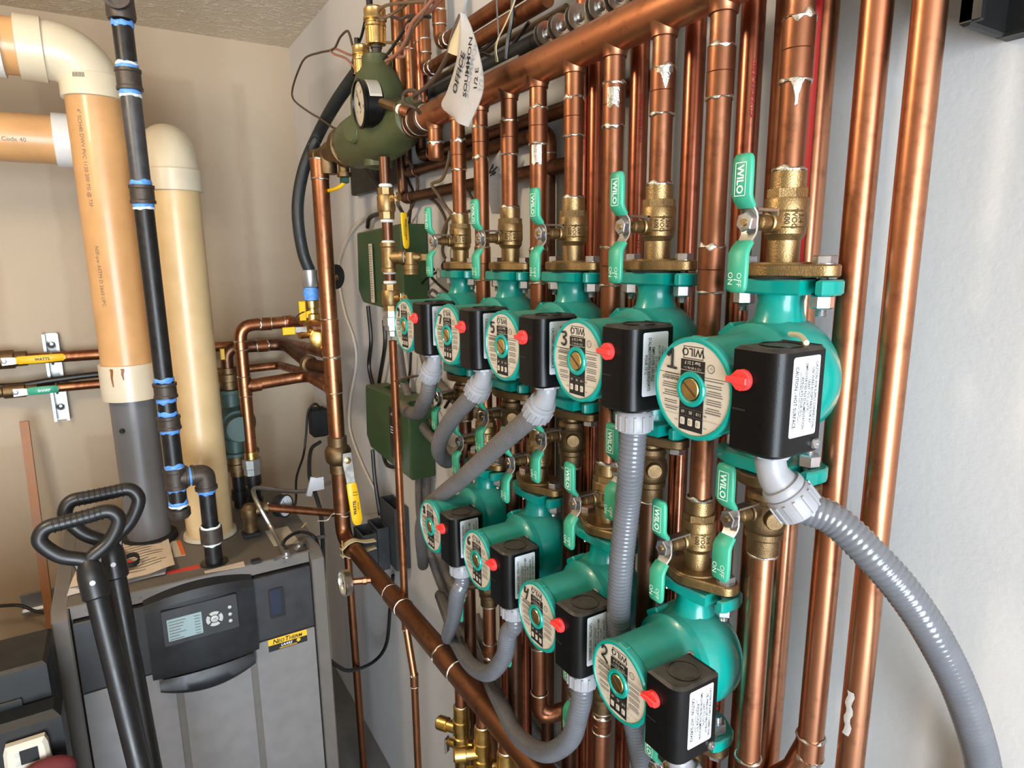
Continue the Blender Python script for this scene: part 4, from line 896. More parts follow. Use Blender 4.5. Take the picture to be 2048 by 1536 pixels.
b = MB(); b.lathe([(RA, 0), (.068, .001), (.068, .12), (.060, .121)], (XA-rb-.085, YA, zt), (-1, 0, 0), 36, 0, False); b.cyl((XA-rb-.2, YA, zt), (XL_+.0, YA, zt), RA, 30, 0); b.build('end_coupling', 'pvcwhite', t)
b = MB(); b.lathe([(RA, 0), (.0665, -.001), (.0665, zj1-zj0), (.052, zj1-zj0-.001)], (XA, YA, zj0), (0, 0, 1), 40, 0, False); 
for a, L in ((236, .045), (258, .028)): b.rings([[wrap(XA, YA, .0668, radians(a), zj0-.006)(x*(1-.7*h)+.001*sin(9*h), -h*L) for x in (-.0042 , 0, .0042)] for h in (0, .12, .16, .5, 1)], 1, False)
b.build('coupling', ['pvcw', 'stain'], t)
b = MB(); b.cyl((XA, YA, ZB-.02), (XA, YA, zj1+.01), .0525, 40); b.build('lower_pipe', 'greypipe', t); b = MB(); b.lathe([(.0525, .016), (.066, .014), (.068, .001), (.0525, .0)], (XA, YA, ZB+.001), (0, 0, 1), 36, 0, False); b.build('gasket', 'rubber', t)
b = MB(); b.lathe([(.006, 0), (.006, .006), (0, .006)], wrap(XA, YA, .0525, radians(236), zj1-.075)(0, 0), (cos(radians(236)), sin(radians(236)), 0), 12); b.build('test_plug', 'rubber', t)
XBp, YBp, RBp = .1495, 1.85, .0585
t = thing('vent_pipe', 'pale beige plastic vent pipe standing right of the black gas pipe, cream elbow on top', 'vent pipe', (XBp, YBp, ZB))
za, zb = 1.8634, 1.9120; zt = 2.0435-.072
b = MB(); b.cyl((XBp, YBp, ZB-.02), (XBp, YBp, za+.01), RBp, 40); b.build('pipe', 'pvcl', t)
b = MB(); b.lathe([(RBp, -.001), (.0655, 0), (.0655, zb-za), (.063, zb-za+.003)], (XBp, YBp, za), (0, 0, 1), 40, 0, False); rb = .085
P = [V((XBp, YBp, zb)), V((XBp, YBp, zt-rb+.01))]+[V((XBp, YBp+rb*(1-cos(a)), zt-rb+rb*sin(a))) for a in [radians(k*7.5) for k in range(1, 13)]]+[V((XBp, YBp+rb+.03, zt))]
b.tube(P, .0625, 36); b.build('elbow', 'pvcw', t); b = MB(); b.cyl((XBp, YBp+rb+.03, zt), (XBp, 2.53, zt), RBp, 36); b.build('pipe', 'pvcl', t)
b = MB(); b.lathe([(RBp, .012), (.066, .010), (.068, .001), (RBp, 0)], (XBp, YBp, ZB+.001), (0, 0, 1), 40, 0, False); b.build('collar', 'pvcw', t)
zc = 2.0018
t = thing('vent_pipe', 'beige horizontal vent pipe with white coupling passing behind the left vent pipe', 'vent pipe', (-.3, 2.1, zc))
b = MB(); b.cyl((-.088, 2.1, zc), (XL_, 2.1, zc), .059, 36); b.text('NSF-pw ASTM D-1785 S.P. Code 40', .014, (0, 0, 0), (1, 0, 0), (0, 1, 0), 1, bend=lambda X, Y: V((-.25+X, 2.1-.0594*cos(Y/.059-.2), zc+.0594*sin(Y/.059-.2)))); b.build('pipe', ['pvc', 'grey_ink'], t)
b = MB(); b.lathe([(.059, 0), (.0665, .001), (.0665, .055), (.064, .058), (.064, .085), (.0, .086)], (-.092, 2.1, zc), (1, 0, 0), 36, 0, False); b.tube(fillet([(-.02, 2.1, zc), (.06, 2.1, zc), (.06, 2.53, zc)], .06), .062, 30); b.build('coupling', 'pvcwhite', t)
# ---------------------------------------------------------------- black gas pipe
XG, YG = .0725, 1.66
gp = thing('gas_pipe', 'black iron gas pipe with blue thread tape in front of the vent pipes', 'pipe', (XG, YG, 1.6))
def zg(v): return None
segs = [(2.1807, 2.0890, 'iron'), (2.0497, 1.8554, 'irong'), (1.8211, 1.4295, 'iron'), (1.3826, 1.3495, 'iron'), (1.3138, 1.2148, 'iron'), (1.1716, 1.1158, 'iron')]
for a, c, m in segs: b = MB(); b.cyl((XG, YG, a), (XG, YG, c), .0198, 24); b.build('pipe', m, gp)
for a, c in ((2.0911, 2.0478), (1.8576, 1.8179), (1.4224, 1.3862), (1.3445, 1.3113)):
    b = MB(); L = a-c; b.lathe([(.0195, 0), (.0255, .001), (.0255, .007), (.0238, .009), (.0238, L-.009), (.0255, L-.007), (.0255, L-.001), (.0195, L)], (XG, YG, c), (0, 0, 1), 28, 0, False); b.build('coupling', 'ironf', gp)
def rough(mb, c, ax, r, h, seed, mat=0): solder(mb, c, ax, r, h, h*.35, seed, mat, 26, .0012)
for i, (v, k) in enumerate(((50, 1), (134, 0), (186, 2), (366, 1), (411, 2), (762, 1), (799, 1), (829, 1), (862, 1), (941, 2), (978, 1), (1012, 2))):
    b = MB(); z = (2.1763, 2.0949, 2.0438, 1.8617, 1.8148, 1.4284, 1.3814, 1.3495, 1.3089, 1.2222, 1.1677, 1.1308)[i]
    rough(b, (XG, YG, z), (0, 0, 1), .0199, .011 if k else .014, i+60); 
    if k != 1: rough(b, (XG, YG, z-.006 if k == 2 else z+.005), (0, 0, 1), .0202, .006, i+90, 1)
    b.build('thread_tape', ['blue', 'whitetape'], gp)
zt_, zl = 1.1924, 1.1136; xe = (0.1297, 1.6600, 1.1829)[0]
b = MB(); b.lathe([(.020, -.026), (.0255, -.025), (.0255, -.017), (.0235, -.015), (.0235, .015), (.0255, .017), (.0255, .025), (.02, .026)], (XG, YG, zt_), (0, 0, 1), 26); b.lathe([(.0215, 0), (.0215, .022), (.025, .023), (.025, .028), (.018, .029)], (XG, YG, zt_), (1, 0, 0), 24); b.build('tee', 'ironf', gp)
b = MB(); b.lathe([(.0195, .008), (.0245, .006), (.0245, -.010), (.020, -.016), (0, -.017)], (XG, YG, zl-.004), (0, 0, 1), 24); b.build('end_cap', 'ironf', gp)
b = MB(); b.cyl((XG+.03, YG, zt_), (xe-.02, YG, zt_), .0185, 20); b.build('nipple', 'iron', gp); b = MB(); rough(b, ((XG+.029+xe-.024)/2, YG, zt_), (1, 0, 0), .0205, .013, 71); b.build('thread_tape', 'blue', gp)
b = MB(); b.tube(fillet([(xe-.022, YG, zt_), (xe+.006, YG, zt_), (xe+.006, YG, zt_-.040)], .026, 8), .0228, 24); b.lathe([(.0248, 0), (.0255, .006)], (xe-.024, YG, zt_), (1, 0, 0), 24); b.lathe([(.0255, 0), (.0255, .008)], (xe+.006, YG, zt_-.040), (0, 0, 1), 24); b.build('elbow', 'ironf', gp)
zq = 1.0551
b = MB(); rough(b, (xe+.006, YG, zt_-.045), (0, 0, 1), .0190, .010, 72); b.build('thread_tape', 'blue', gp)
b = MB(); b.cyl((xe+.006, YG, zt_-.03), (xe+.006, YG, zq), .0185, 24); b.build('pipe', 'iron', gp)
b = MB(); b.lathe([(.019, 0), (.0255, -.001), (.0255, -.038), (.019, -.039)], (xe+.006, YG, zq), (0, 0, 1), 28, 0, False); b.build('coupling', 'ironf', gp); b = MB(); rough(b, (xe+.006, YG, zq+.001), (0, 0, 1), .0215, .009, 73); rough(b, (xe+.006, YG, zq-.042), (0, 0, 1), .0200, .007, 74); b.build('thread_tape', 'whitetape', gp)
b = MB(); b.cyl((xe+.006, YG, zq-.03), (xe+.006, YG, ZB-.06), .0198, 24); b.lathe([(.032, .0005), (.032, .003), (.020, .004)], (xe+.006, YG, ZB), (0, 0, 1), 24); b.build('inlet_pipe', 'iron', gp)
b = MB(); b.lathe([(.0255, 0), (.0275, .006), (.0265, .04), (.0275, .046), (.0275, .058), (.024, .062)], (XG, YG, segs[0][0]+.004), (0, 0, 1), 26); b.lathe([(.022, 0), (.022, .03), (.027, .031), (.027, .042), (.02, .042), (.02, .034), (0, .034)], (XG, YG, segs[0][0]+.040), (-.2, -.98, 0), 24); b.cyl((XG, YG, segs[0][0]+.06), (XG, YG, 2.43), .0198, 20); b.build('top_fitting', 'ironf', gp)
# ---------------------------------------------------------------- boiler
BX0, BX1, BY0, BY1 = -.196, .385, 1.58, 2.14
bo = thing('boiler', 'grey floor standing boiler with dark control panel, pipes rising from its top', 'boiler', ((BX0+BX1)/2, 1.86, 0))
b = MB(); b.box((BX0+.002, BY0+.045, .012), (BX1-.002, BY1, ZB-.004), 0, .004); b.build('cabinet', 'blrs', bo)
b = MB(); b.box((BX0+.03, BY0+.022, ZB-.004), (BX1-.03, BY1-.004, ZB), 0, .0015); b.box((BX0+.035, BY0+.020, ZB-.030), (BX1-.035, BY0+.026, ZB-.001), 0, .001)
for x in (-.13, -.03, .29): b.lathe([(.004, 0), (.003, .0015), (0, .0018)], (x, BY0+.020, ZB-.016), (0, -1, 0), 10)
b.build('top_cover', 'blrs', bo)
for x0, x1, s in ((BX0, BX0+.033, -1), (BX1-.033, BX1, 1)):
    b = MB(); b.prism([(BY0, 0), (BY0, ZB-.018), (BY0+.03, ZB), (BY1, ZB), (BY1, 0)], x0, x1, (0, 0, 0), (0, 1, 0), (0, 0, 1), 0, .003); b.build('side_panel', 'blrs', bo)
px0, px1 = BX0+.037, BX1-.037
b = MB(); b.box((px0, BY0+.008, .755), (-.0, BY0+.045, .925), 0, .002); b.box((.205, BY0+.008, .755), (px1, BY0+.045, .925), 0, .002); b.box((0, BY0+.02, .755), (.205, BY0+.045, .925)); up = b.build('upper_panel', 'blrd', bo)
b = MB()
for x0, x1, d in ((px0, .018, 0), (.018, .034, .004), (.034, .186, .0), (.186, .202, .004), (.202, px1, 0)): b.box((x0, BY0+.008+d, .02), (x1, BY0+.045, .752), 1 if d else 0, .001)
lp = b.build('lower_panel', ['blr', 'blrs'], bo)
# console
cx0, cx1 = -.0246, .2084; YC0 = BY0-.018
def arc(x): u = (x-cx0)/(cx1-cx0)*2-1; return .017*(1-u*u)
n = 16; b = MB(); X = [cx0+(cx1-cx0)*i/n for i in range(n+1)]
def yf(x): u = (x-cx0)/(cx1-cx0)*2-1; return YC0+.012*u*u
R = [[V((x, BY0+.04, .745)) for x in X], [V((x, yf(x), .745)) for x in X], [V((x, yf(x)-.003, .76)) for x in X], [V((x, yf(x)-.003, .915+arc(x)*.8)) for x in X], [V((x, yf(x)+.006, .930+arc(x))) for x in X], [V((x, BY0+.04, .940+arc(x))) for x in X]]
b.rings(R, 0, False)
for i in (0, n): b.add([r[i] for r in R], [tuple(range(6))])
co_ = b.build('control_console', 'blrk', bo, sharp=25)
b = MB(); R = []
for k, (zz_, yy_, am) in enumerate(((.742, -.003, 0), (.734, -.010, .010), (.722, -.012, .018), (.712, -.004, .022), (.712, .03, .022))): R.append([V((cx0+.012+(cx1-cx0-.024)*i/n, yf(X[i])+yy_, zz_-am*(1-(2*i/n-1)**2)*.9)) for i in range(n+1)])
b.rings(R, 0, False); b.build('door_lip', 'blrk', bo)
ym = YC0-.0045; T0 = V((1, 0, 0)); U0 = V((0, 0, 1))
lx0, lz0 = (0.0164, 1.5575, 0.8406)[0], (0.0164, 1.5575, 0.8406)[2]; lx1, lz1 = (0.0883, 1.5575, 0.8945)[0], (0.0883, 1.5575, 0.8945)[2]
mx0, mz0, mx1, mz1 = lx0-.010, lz0-.012, (0.1670, 1.5575, 0.8459)[0], (0.0879, 1.5575, 0.9125)[2]+.004
b = MB(); b.prism(rrect(mx0, mz0, mx1, mz1, .004), 0, .0035, (0, ym+.002, 0), T0, U0, 0, .001); md = b.build('display_module', 'blrd', co_)
b = MB(); o = V((0, ym-.0020, 0)); b.prism(rrect(lx0, lz0, lx1, lz1, .001, 2), 0, .0008, o, T0, U0, 0); o2 = o+V((0, -.0012, 0))
for i in range(7):
    z = lz1-.006-i*.0072; w = (.62, .55, .50, .42, .60, .36, .5)[i]*(lx1-lx0)
    b.quad(o2, T0, U0, lx0+.003, z-.0018, lx0+.003+w*.8, z, 1); b.quad(o2, T0, U0, lx1-.016, z-.0018, lx1-.004, z, 1)
b.build('screen', ['lcd', 'grey_ink'], co_, smooth=False)
kc = V((0.1148, 1.5575, 0.8680)); kc.y = ym-.0015
b = MB(); b.lathe([(.0085, 0), (.0085, .002), (.0078, .0025), (0, .0025)], kc, (0, -1, 0), 20); b.text('OK', .006, kc+V((0, -.0028, 0)), T0, U0, 1); b.build('ok_button', ['btn', 'ink'], co_)
for k in range(4):
    a0 = k*90+45+8; q = [(.0105*cos(radians(a0+i*74/6)), .0105*sin(radians(a0+i*74/6))) for i in range(7)]+[(.0185*cos(radians(a0+74-i*74/6)), .0185*sin(radians(a0+74-i*74/6))) for i in range(7)]
    b = MB(); b.prism(q, 0, .0025, kc, T0, U0, 0, .0005); b.build('arrow_button', 'btn', co_)
for p in ((0.1494, 1.5575, 0.8870), (0.1489, 1.5575, 0.8689), (0.1485, 1.5575, 0.8519)):
    b = MB(); b.lathe([(.0042, 0), (.0042, .002), (.003, .0028), (0, .0028)], (p[0], ym-.0015, p[2]), (0, -1, 0), 16); b.build('round_button', 'btn', co_)
yp = BY0+.0075; w0, w1 = V((0.2426, 1.5875, 0.8088)), V((0.2803, 1.5875, 0.8881))
b = MB(); b.prism(rrect(w0.x, w0.z, w1.x, w1.z, .005), 0, .002, (0, yp, 0), T0, U0, 0); b.prism(rrect(w0.x+.003, w0.z+.010, w1.x-.009, w1.z-.003, .003), 0, .0024, (0, yp, 0), T0, U0, 1); b.build('sight_window', ['rubber', 'dkglass'], up)
l0, l1 = V((0.2318, 1.5875, 0.7189)), V((0.3279, 1.5875, 0.7526)); zm = l0.z+(l1.z-l0.z)*.50; xm = (l0.x+l1.x)/2
b = MB(); b.quad((0, yp-.0004, 0), T0, U0, l0.x, l0.z, l1.x, zm, 1); b.quad((0, yp-.0004, 0), T0, U0, l0.x, zm, l1.x, l1.z, 0); xq = -.5*sum(glyphs(q, .02)[2]*z*1.02 for q, z in (('N', .0165), ('EO', .0125), ('T', .0165), ('HERM', .0125)))-.002
for q, z in (('N', .0165), ('EO', .0125), ('T', .0165), ('HERM', .0125)):
    b.text(q, z, (xm+xq, yp-.001, (zm+l1.z)/2-.5*.72*(.0145-z)-.0005), T0, U0, 1, al='L', bold=.02, sh=.2); xq += glyphs(q, .02)[2]*z*1.02+.0008

b.text('LAARS', .0095, (xm-.004, yp-.001, (zm+l0.z)/2+.003), T0, U0, 2, bold=.03, sh=.25); b.lathe([(.005, .0006), (0, .0006)], (xm+.026, yp, (zm+l0.z)/2+.003), (0, -1, 0), 14, 0, False)
for k in (0, 1): b.quad((0, yp-.001, 0), T0, U0, xm-.022, l0.z+.0045-k*.0022, xm+.022, l0.z+.0055-k*.0022, 0)
b.build('maker_badge', ['amber', 'ink', 'label'], up, smooth=False)
def zpl(name, la, cat, pts, z, mat, h=.0006, group=None):
    b = MB(); b.prism([(p[0], p[1]) for p in pts], 0, h, (0, 0, z), (1, 0, 0), (0, 1, 0)); return tag(b.build(name, mat, smooth=False), la, cat, group)
for nm, pts, mt in (('red_warning_label', ((0.0307, 1.6699, 0.9610), (0.1020, 1.6703, 0.9610), (0.1017, 1.6458, 0.9610), (0.0318, 1.6543, 0.9610)), 'redl'), ('orange_label', ((0.0507, 1.8551, 0.9610), (0.0754, 1.8503, 0.9610), (0.0783, 1.7435, 0.9610), (0.0524, 1.7467, 0.9610)), 'plate'), ('orange_label_corner', ((0.0658, 1.8491, 0.9610), (0.0754, 1.8503, 0.9610), (0.0788, 1.7498, 0.9610), (0.0696, 1.7490, 0.9610)), 'orange'), ('cream_label', ((0.1081, 1.6236, 0.9610), (0.1983, 1.6280, 0.9610), (0.1969, 1.5976, 0.9610), (0.1090, 1.6112, 0.9610)), 'paper'), ('rating_label', ((0.2798, 1.7882, 0.9610), (0.3403, 1.7894, 0.9610), (0.3439, 1.6606, 0.9610), (0.2809, 1.6759, 0.9610)), 'plate')):
    b = MB(); b.prism([(p[0], p[1]) for p in pts], 0, .0006 if 'corner' not in nm else .0009, (0, 0, ZB), (1, 0, 0), (0, 1, 0)); b.build(nm, mt, bo, smooth=False)
b = MB(); p = V((0.2236, 1.6024, 0.9650)); b.box((p.x-.011, p.y-.009, ZB), (p.x+.011, p.y+.009, ZB+.009), 0, .002); b.build('rocker_switch', 'rubber', bo)
# papers and strap on the boiler
def sheet(la, pts, z, mat, curl, grp='papers on the boiler'):
    b = MB(); P = [V(p) for p in pts]; n = 8; R = []
    for j in range(n+1):
        r = []
        for i in range(n+1):
            s, q = i/n, j/n; p = P[0]*(1-s)*(1-q)+P[1]*s*(1-q)+P[2]*s*q+P[3]*(1-s)*q
            r.append(V((p.x, p.y, z+curl*(s*(1-q))**2+curl*.5*(1-s)**4*q+.0015*sin(9*s+5*q)+.0015)))
        R.append(r)
    m = len(R); b.rings(R, 0, False); R2 = [[v-V((0, 0, .0008)) for v in r] for r in R]; b.rings([r[::-1] for r in R2], 0, False)
    for k in range(12):
        q = .12+k*.065; a, c = .08, .08+.8*(.5+.5*abs(sin(k*2.3)))
        pp = lambda s, q: (P[0]*(1-s)*(1-q)+P[1]*s*(1-q)+P[2]*s*q+P[3]*(1-s)*q)
        ln = [[V((pp(a+(c-a)*i/6, q+w).x, pp(a+(c-a)*i/6, q+w).y, z+curl*((a+(c-a)*i/6)*(1-q-w))**2+curl*.5*(1-(a+(c-a)*i/6))**4*(q+w)+.0015*sin(9*(a+(c-a)*i/6)+5*(q+w))+.0021)) for i in range(7)] for w in (0, .012)]
        b.rings(ln, 1, False)
    return tag(b.build('paper_sheet', [mat, 'grey_ink'], smooth=False), la, 'paper', grp)
sheet('white paper sheet lowest in the pile, over the boiler front corner', ((-0.1688, 1.6595, 0.9640), (0.0266, 1.6509, 0.9640), (0.0557, 1.8370, 0.9640), (-0.1499, 1.8489, 0.9640)), .960, 'paperw', .002)
sheet('tan paper sheet under the strap on the left of the boiler top', ((-0.1649, 1.6916, 0.9700), (-0.0042, 1.6510, 0.9700), (0.0262, 1.8228, 0.9700), (-0.1445, 1.8635, 0.9700)), .965, 'paper', .003)
sheet('creased paper diagram lying on top of the pile on the boiler', ((-0.0665, 1.6455, 0.9750), (0.0496, 1.6586, 0.9750), (0.0471, 1.9075, 0.9750), (-0.0757, 1.9036, 0.9750)), .971, 'paper', .006)
st = thing('strap_loop', 'black strap loop with red lining lying on the papers', 'strap', (-0.0525, 1.7122, 0.9850))
c = V((-0.0527, 1.7194, 0.9820)); b = MB(); ribbon(b, [c+V((.030*cos(a), .022*sin(a), .007+.006*sin(a*2))) for a in [2*pi*k/16 for k in range(16)]]+[c+V((.030, 0, .007))], [.012]*17, [.004]*17, (0, 0, 1)); b.build('loop', 'rubber', st)
b = MB(); b.obox(c+V((-.012, -.006, .0035)), (1, 0, 0), (0, 1, 0), .028, .010, .0022, 0, .001); b.build('lining', 'redl', st)
b = MB(); ribbon(b, [V((-0.0500, 1.7415, 0.9850)), V((-0.0534, 1.7862, 0.9860)), V((-0.0574, 1.8246, 0.9850))], [.006]*3, [.0012]*3, (.9, .4, 0)); tag(b.build('red_cord', 'redl'), 'short red cord end lying on the paper pile', 'cord')
# ---------------------------------------------------------------- snow shovels
def extrap(a, c, z): a, c = V(a), V(c); return tuple(a+(c-a)*((z-a.z)/(c.z-a.z)))
def shovel(la, top, sh0, sh1, wd, mat='shovel'):
    T = V(top); S0, S1 = V(sh0), V(sh1); t = thing('shovel', la, 'shovel', S1, 'black snow shovels'); ax = (S0-S1).normalized(); W = (V((1, .05, .10))-ax*V((1, .05, .10)).dot(ax)).normalized()
    b = MB(); b.tube([S1+ax*.05, S0], .0185, 20); b.build('shaft', mat, t)
    b = MB(); w = wd/2; h = (T-S0).length
    P = [S0-ax*.030, S0-ax*.0, S0+ax*.018+W*-.004, S0+ax*h*.40-W*w*.62, S0+ax*h*.72-W*w*.98, S0+ax*h*.90-W*w*.95, S0+ax*h-W*w*.74, S0+ax*h-W*w*.35, S0+ax*h, S0+ax*h+W*w*.35, S0+ax*h+W*w*.74, S0+ax*h*.90+W*w*.95, S0+ax*h*.72+W*w*.98, S0+ax*h*.40+W*w*.62, S0+ax*.018+W*.004, S0, S0-ax*.030]
    b.tube(spline(P, 6), .0132, 14); b.lathe([(.0205, -.055), (.0235, -.052), (.0235, -.012), (.021, .004), (.014, .018)], S0, ax, 24)
    for i in range(9): b.torus(S0+ax*h+W*(i-4)*w*.15, W, .0132, .0014, 16, 6)
    N = ax.cross(W); b.prism([(-.018, -.01), (.018, -.01), (w*.42, h*.30), (-w*.42, h*.30)], -.005, .005, S0, W, ax, 0, .002); b.build('grip', mat, t)
    b = MB(); 
    if N.y > 0: N = -N
    b.lathe([(.005, 0), (.0045, .002), (0, .003)], S0-ax*.024+N*.0225, N, 12); b.build('rivet', 'label', t)
    b = MB(); D = V((S1.x, S1.y, 0)); R = []
    for j in range(8): s = j/7; R.append([V((S1.x+.23*(i/8-.5)*2*(.8+.2*s), S1.y-.10*s-.03*(1-(2*i/8-1)**2)+.02, .36*(1-s)+.012)) for i in range(9)])
    b.rings(R, 0, False); b.rings([[v+V((0, .006, 0)) for v in r][::-1] for r in R], 0, False); b.build('blade', mat, t)
    b = MB(); b.cyl(S1+ax*.30, V((S1.x, S1.y-.02, .30)), .022, 16, 0, .03); b.build('socket', mat, t)
    return t
shovel('black snow shovel with D grip leaning in front, nearer of the pair', (-0.1104, 1.3800, 1.2298), (-0.0973, 1.3600, 1.1371), extrap((-0.0973, 1.3600, 1.1371), (-0.0591, 1.2500, 0.7757), .22), .124)
shovel('black snow shovel with D grip leaning behind the other one', (-0.0773, 1.4600, 1.2437), (-0.0645, 1.4400, 1.1321), extrap((-0.0645, 1.4400, 1.1321), (-0.0434, 1.3400, 0.6997), .22), .124)
# ---------------------------------------------------------------- black case with thermostat, lower left
ca = thing('equipment_case', 'black moulded case at the lower left corner carrying a white thermostat', 'case', (-.33, 1.42, 0))
e0, e1 = V((-0.1919, 1.4200, 0.9465)), V((-0.1691, 1.3600, 0.8724)); 
b = MB(); b.box((-.62, 1.42, 0), (e0.x, 1.56, e0.z), 0, .006); b.box((-.62, 1.414, e0.z-.085), (e0.x-.045, 1.43, e0.z-.060), 0, .002); b.build('body', 'case', ca); b = MB(); b.box((-.62, 1.36, 0), (e1.x-.006, 1.425, e1.z), 0, .012); b.build('front_cover', 'case', ca)
tc0, tc1 = V((-0.1991, 1.3520, 0.8438)), V((-0.2631, 1.3520, 0.7854)); xm, zm = (tc0.x+tc1.x)/2, tc0.z-.062
th = thing('thermostat', 'off white thermostat with dark square screen on the black case', 'thermostat', (xm, 1.36, zm)); b = MB()
w, h = (tc0.x-tc1.x)/2+.002, .060; q = [(w*(1+.0*0)*cx, h*cz) for cx, cz in ((-.86, -1), (.86, -1), (.97, -.8), (1.03, 0), (.97, .8), (.86, 1), (-.86, 1), (-.97, .8), (-1.03, 0), (-.97, -.8))]
b.prism(q, 0, .024, (xm, 1.360, zm), T0, U0, 0, .006); tb = b.build('housing', 'thermo', th)
b = MB(); c0, c1 = V((-0.2402, 1.3350, 0.8022)), V((-0.2130, 1.3350, 0.8305)); b.box((c0.x, 1.3345, c0.z), (c1.x, 1.337, c1.z), 0, .0005); b.build('screen', 'case', th)
for p in ((-0.2440, 1.3350, 0.8238), (-0.2449, 1.3350, 0.8055)): b = MB(); b.lathe([(.0042, 0), (.004, .0015), (0, .002)], (p[0], 1.3365, p[2]), (0, -1, 0), 14); b.build('button', 'btn', th)
c = V((-0.2024, 1.3200, 0.7809)); b = MB(); b.sphere(c, .045, 20, 0, (1.0, .45, .62)); tag(b.build('cloth_cap', 'maroon'), 'dark maroon cloth at the bottom edge in front of the case', 'cloth')
# ---------------------------------------------------------------- copper and valves on the back wall
def vtube(name, la, P, r, mat, cat='pipe', group=None, fil=.03): return run(name, la, P, r, mat, cat, group, fil)
YW = 2.47
z1, z2 = 1.3984, 1.3023; x1 = (0.3606, 2.4700, 1.4140)[0]
t = vtube('wall_pipe', 'upper copper pipe along the back wall, yellow levered valve on it', [(-1.2, YW, z1+.015), ((0.5070, 2.4700, 1.4103)[0], YW, z1-.006), (XC-.002, 1.712, (0.4457, 1.7200, 1.4514)[2])], .0172, 'cuo')
x2, z2b = (0.3516, 2.4700, 1.3097)[0], (0.3516, 2.4700, 1.3097)[2]
t = vtube('wall_pipe', 'lower copper pipe along the back wall, green levered valve on it', [(-1.2, YW, z2+.006), (.10, YW, z2), ((0.4902, 2.4700, 1.3072)[0], YW, z2b), (XC-.002, 1.712, (0.4406, 1.7200, 1.3762)[2])], .0145, 'cuo')
b = MB(); q = spline([(-.45, 2.485, z2+.030), (-.30, 2.475, z2+.018), (-.20, 2.47, z2+.026), (-.08, 2.47, z2+.032), (.10, 2.47, z2+.030)], 6); b.tube(q, .010, 12); tag(b.build('black_cable', 'wireb'), 'black cable lying on top of the lower back wall pipe', 'cable')
for u, v0, la, hm, zz_ in ((30, 720, 'brass valve with yellow lever on the back wall', 'yellow', z1+.006), (30, 790, 'brass valve with green lever on the back wall', 'grip', z2+.004)):
    x = -.315 if hm == 'yellow' else -.300; t = thing('ball_valve', la, 'valve', (x, YW, zz_)); r = .0285 if hm == 'yellow' else .022
    b = MB(); b.lathe([(r*.7, -.06), (r*.8, -.058), (r*.8, -.030), (r, -.026), (r, .026), (r*.8, .030), (r*.8, .058), (r*.7, .06)], (x, YW, zz_), (1, 0, 0), 22); b.lathe([(.009, .015), (.009, r+.012)], (x+.01, YW, zz_), (0, -1, 0), 14); b.build('valve_body', 'brassd', t)
    b = MB(); y = YW-r-.012; ribbon(b, [(x, y, zz_-.001), (x+.03, y, zz_-.001), (x+.045, y-.004, zz_-.001)], [.024, .022, .018], [.002]*3, (0, 0, 1)); lv = b.build('lever', 'steel', t)
    b = MB(); L = .12 if hm == 'yellow' else .075; ribbon(b, [(x+.035, y-.004, zz_), (x+.04, y-.004, zz_), (x+.04+L*.5, y-.006, zz_), (x+.04+L*.94, y-.007, zz_+.001), (x+.04+L, y-.007, zz_+.001)], [.016, .024, .025, .022, .010], [.005]*5, (0, 0, 1)); 
    b.text('WATTS' if hm == 'yellow' else 'SHARP', .011, (x+.04+L*.5, y-.0095, zz_), T0, U0, 1, bold=.03); b.build('lever_sleeve', [hm, 'ink' if hm == 'yellow' else 'gripink'], lv, sharp=50)
    b = MB(); b.lathe([(.008, 0), (.008, .006), (.006, .007)], (x+.006, y, zz_), (0, -1, 0), 6); b.build('lever_nut', 'zinc', t)
xs = (-0.1934, 2.5000, 1.3320)[0]; zs0, zs1 = 1.1890, 1.4719
t = thing('strut_channel', 'short vertical galvanised strut on the back wall holding two pipes', 'channel', (xs, 2.51, (zs0+zs1)/2)); b = MB(); b.prism([(-.021, 0), (.021, 0), (.021, .032), (.013, .032), (.013, .026), (.018, .026), (.018, .003), (-.018, .003), (-.018, .026), (-.013, .026), (-.013, .032), (-.021, .032)], zs0, zs1, (xs, 2.528, 0), (-1, 0, 0), (0, -1, 0), 0); b.build('channel', 'strut', t)
for z in (zs0+.045, zs1-.035): b = MB(); b.lathe([(.014, 0), (.014, .002), (.009, .003), (.009, .008), (.006, .010), (0, .010)], (xs, 2.524, z), (0, -1, 0), 16); b.build('screw', 'zinc', t)
for z in (z1, z2): b = MB(); b.torus((xs, YW, z), (1, 0, 0), .0185 if z == z1 else .0165, .0035, 24, 8); b.build('clamp', 'strut', t)
ws, we = V((-0.2833, 2.4200, 1.2185)), V((-0.2722, 2.3000, 0.6493)); dd = (we-ws).normalized(); k = ws.z/-dd.z; fb = ws+dd*k
b = MB(); b.prism([(-.0115, -.009), (.0115, -.009), (.0115, .009), (-.0115, .009)], 0, (fb-ws).length, ws, V((1, 0, 0)), V((1, 0, 0)).cross(dd)*-1, 0, .002); tag(b.build('wooden_stick', 'wood'), 'wooden lath leaning against the back wall left of the boiler', 'stick')
du = V((-0.3603, 2.5000, 0.5961)); b = MB(); b.prism([(0, -.030), (.0, .030), (.022, .034), (.022, .026), (.006, .022), (.006, -.022), (.022, -.026), (.022, -.034)], -.8, .02, (du.x, 2.528, du.z-.01), (0, -1, 0), (0, 0, 1), 0); tag(b.build('cable_trunking', 'alum'), 'grey aluminium trunking low on the back wall at left edge', 'trunking')
b = MB(); b.tube(spline([(-0.4698, 2.4400, 0.6368), (-0.4208, 2.4400, 0.6318), (-0.3717, 2.4400, 0.6183), (-0.3337, 2.4200, 0.5970), (-0.2940, 2.4000, 0.5874), (-0.2142, 2.3600, 0.5662)], 6), .0055, 8); tag(b.build('black_cable', 'wireb'), 'black cable drooping over the trunking at the left edge', 'cable')
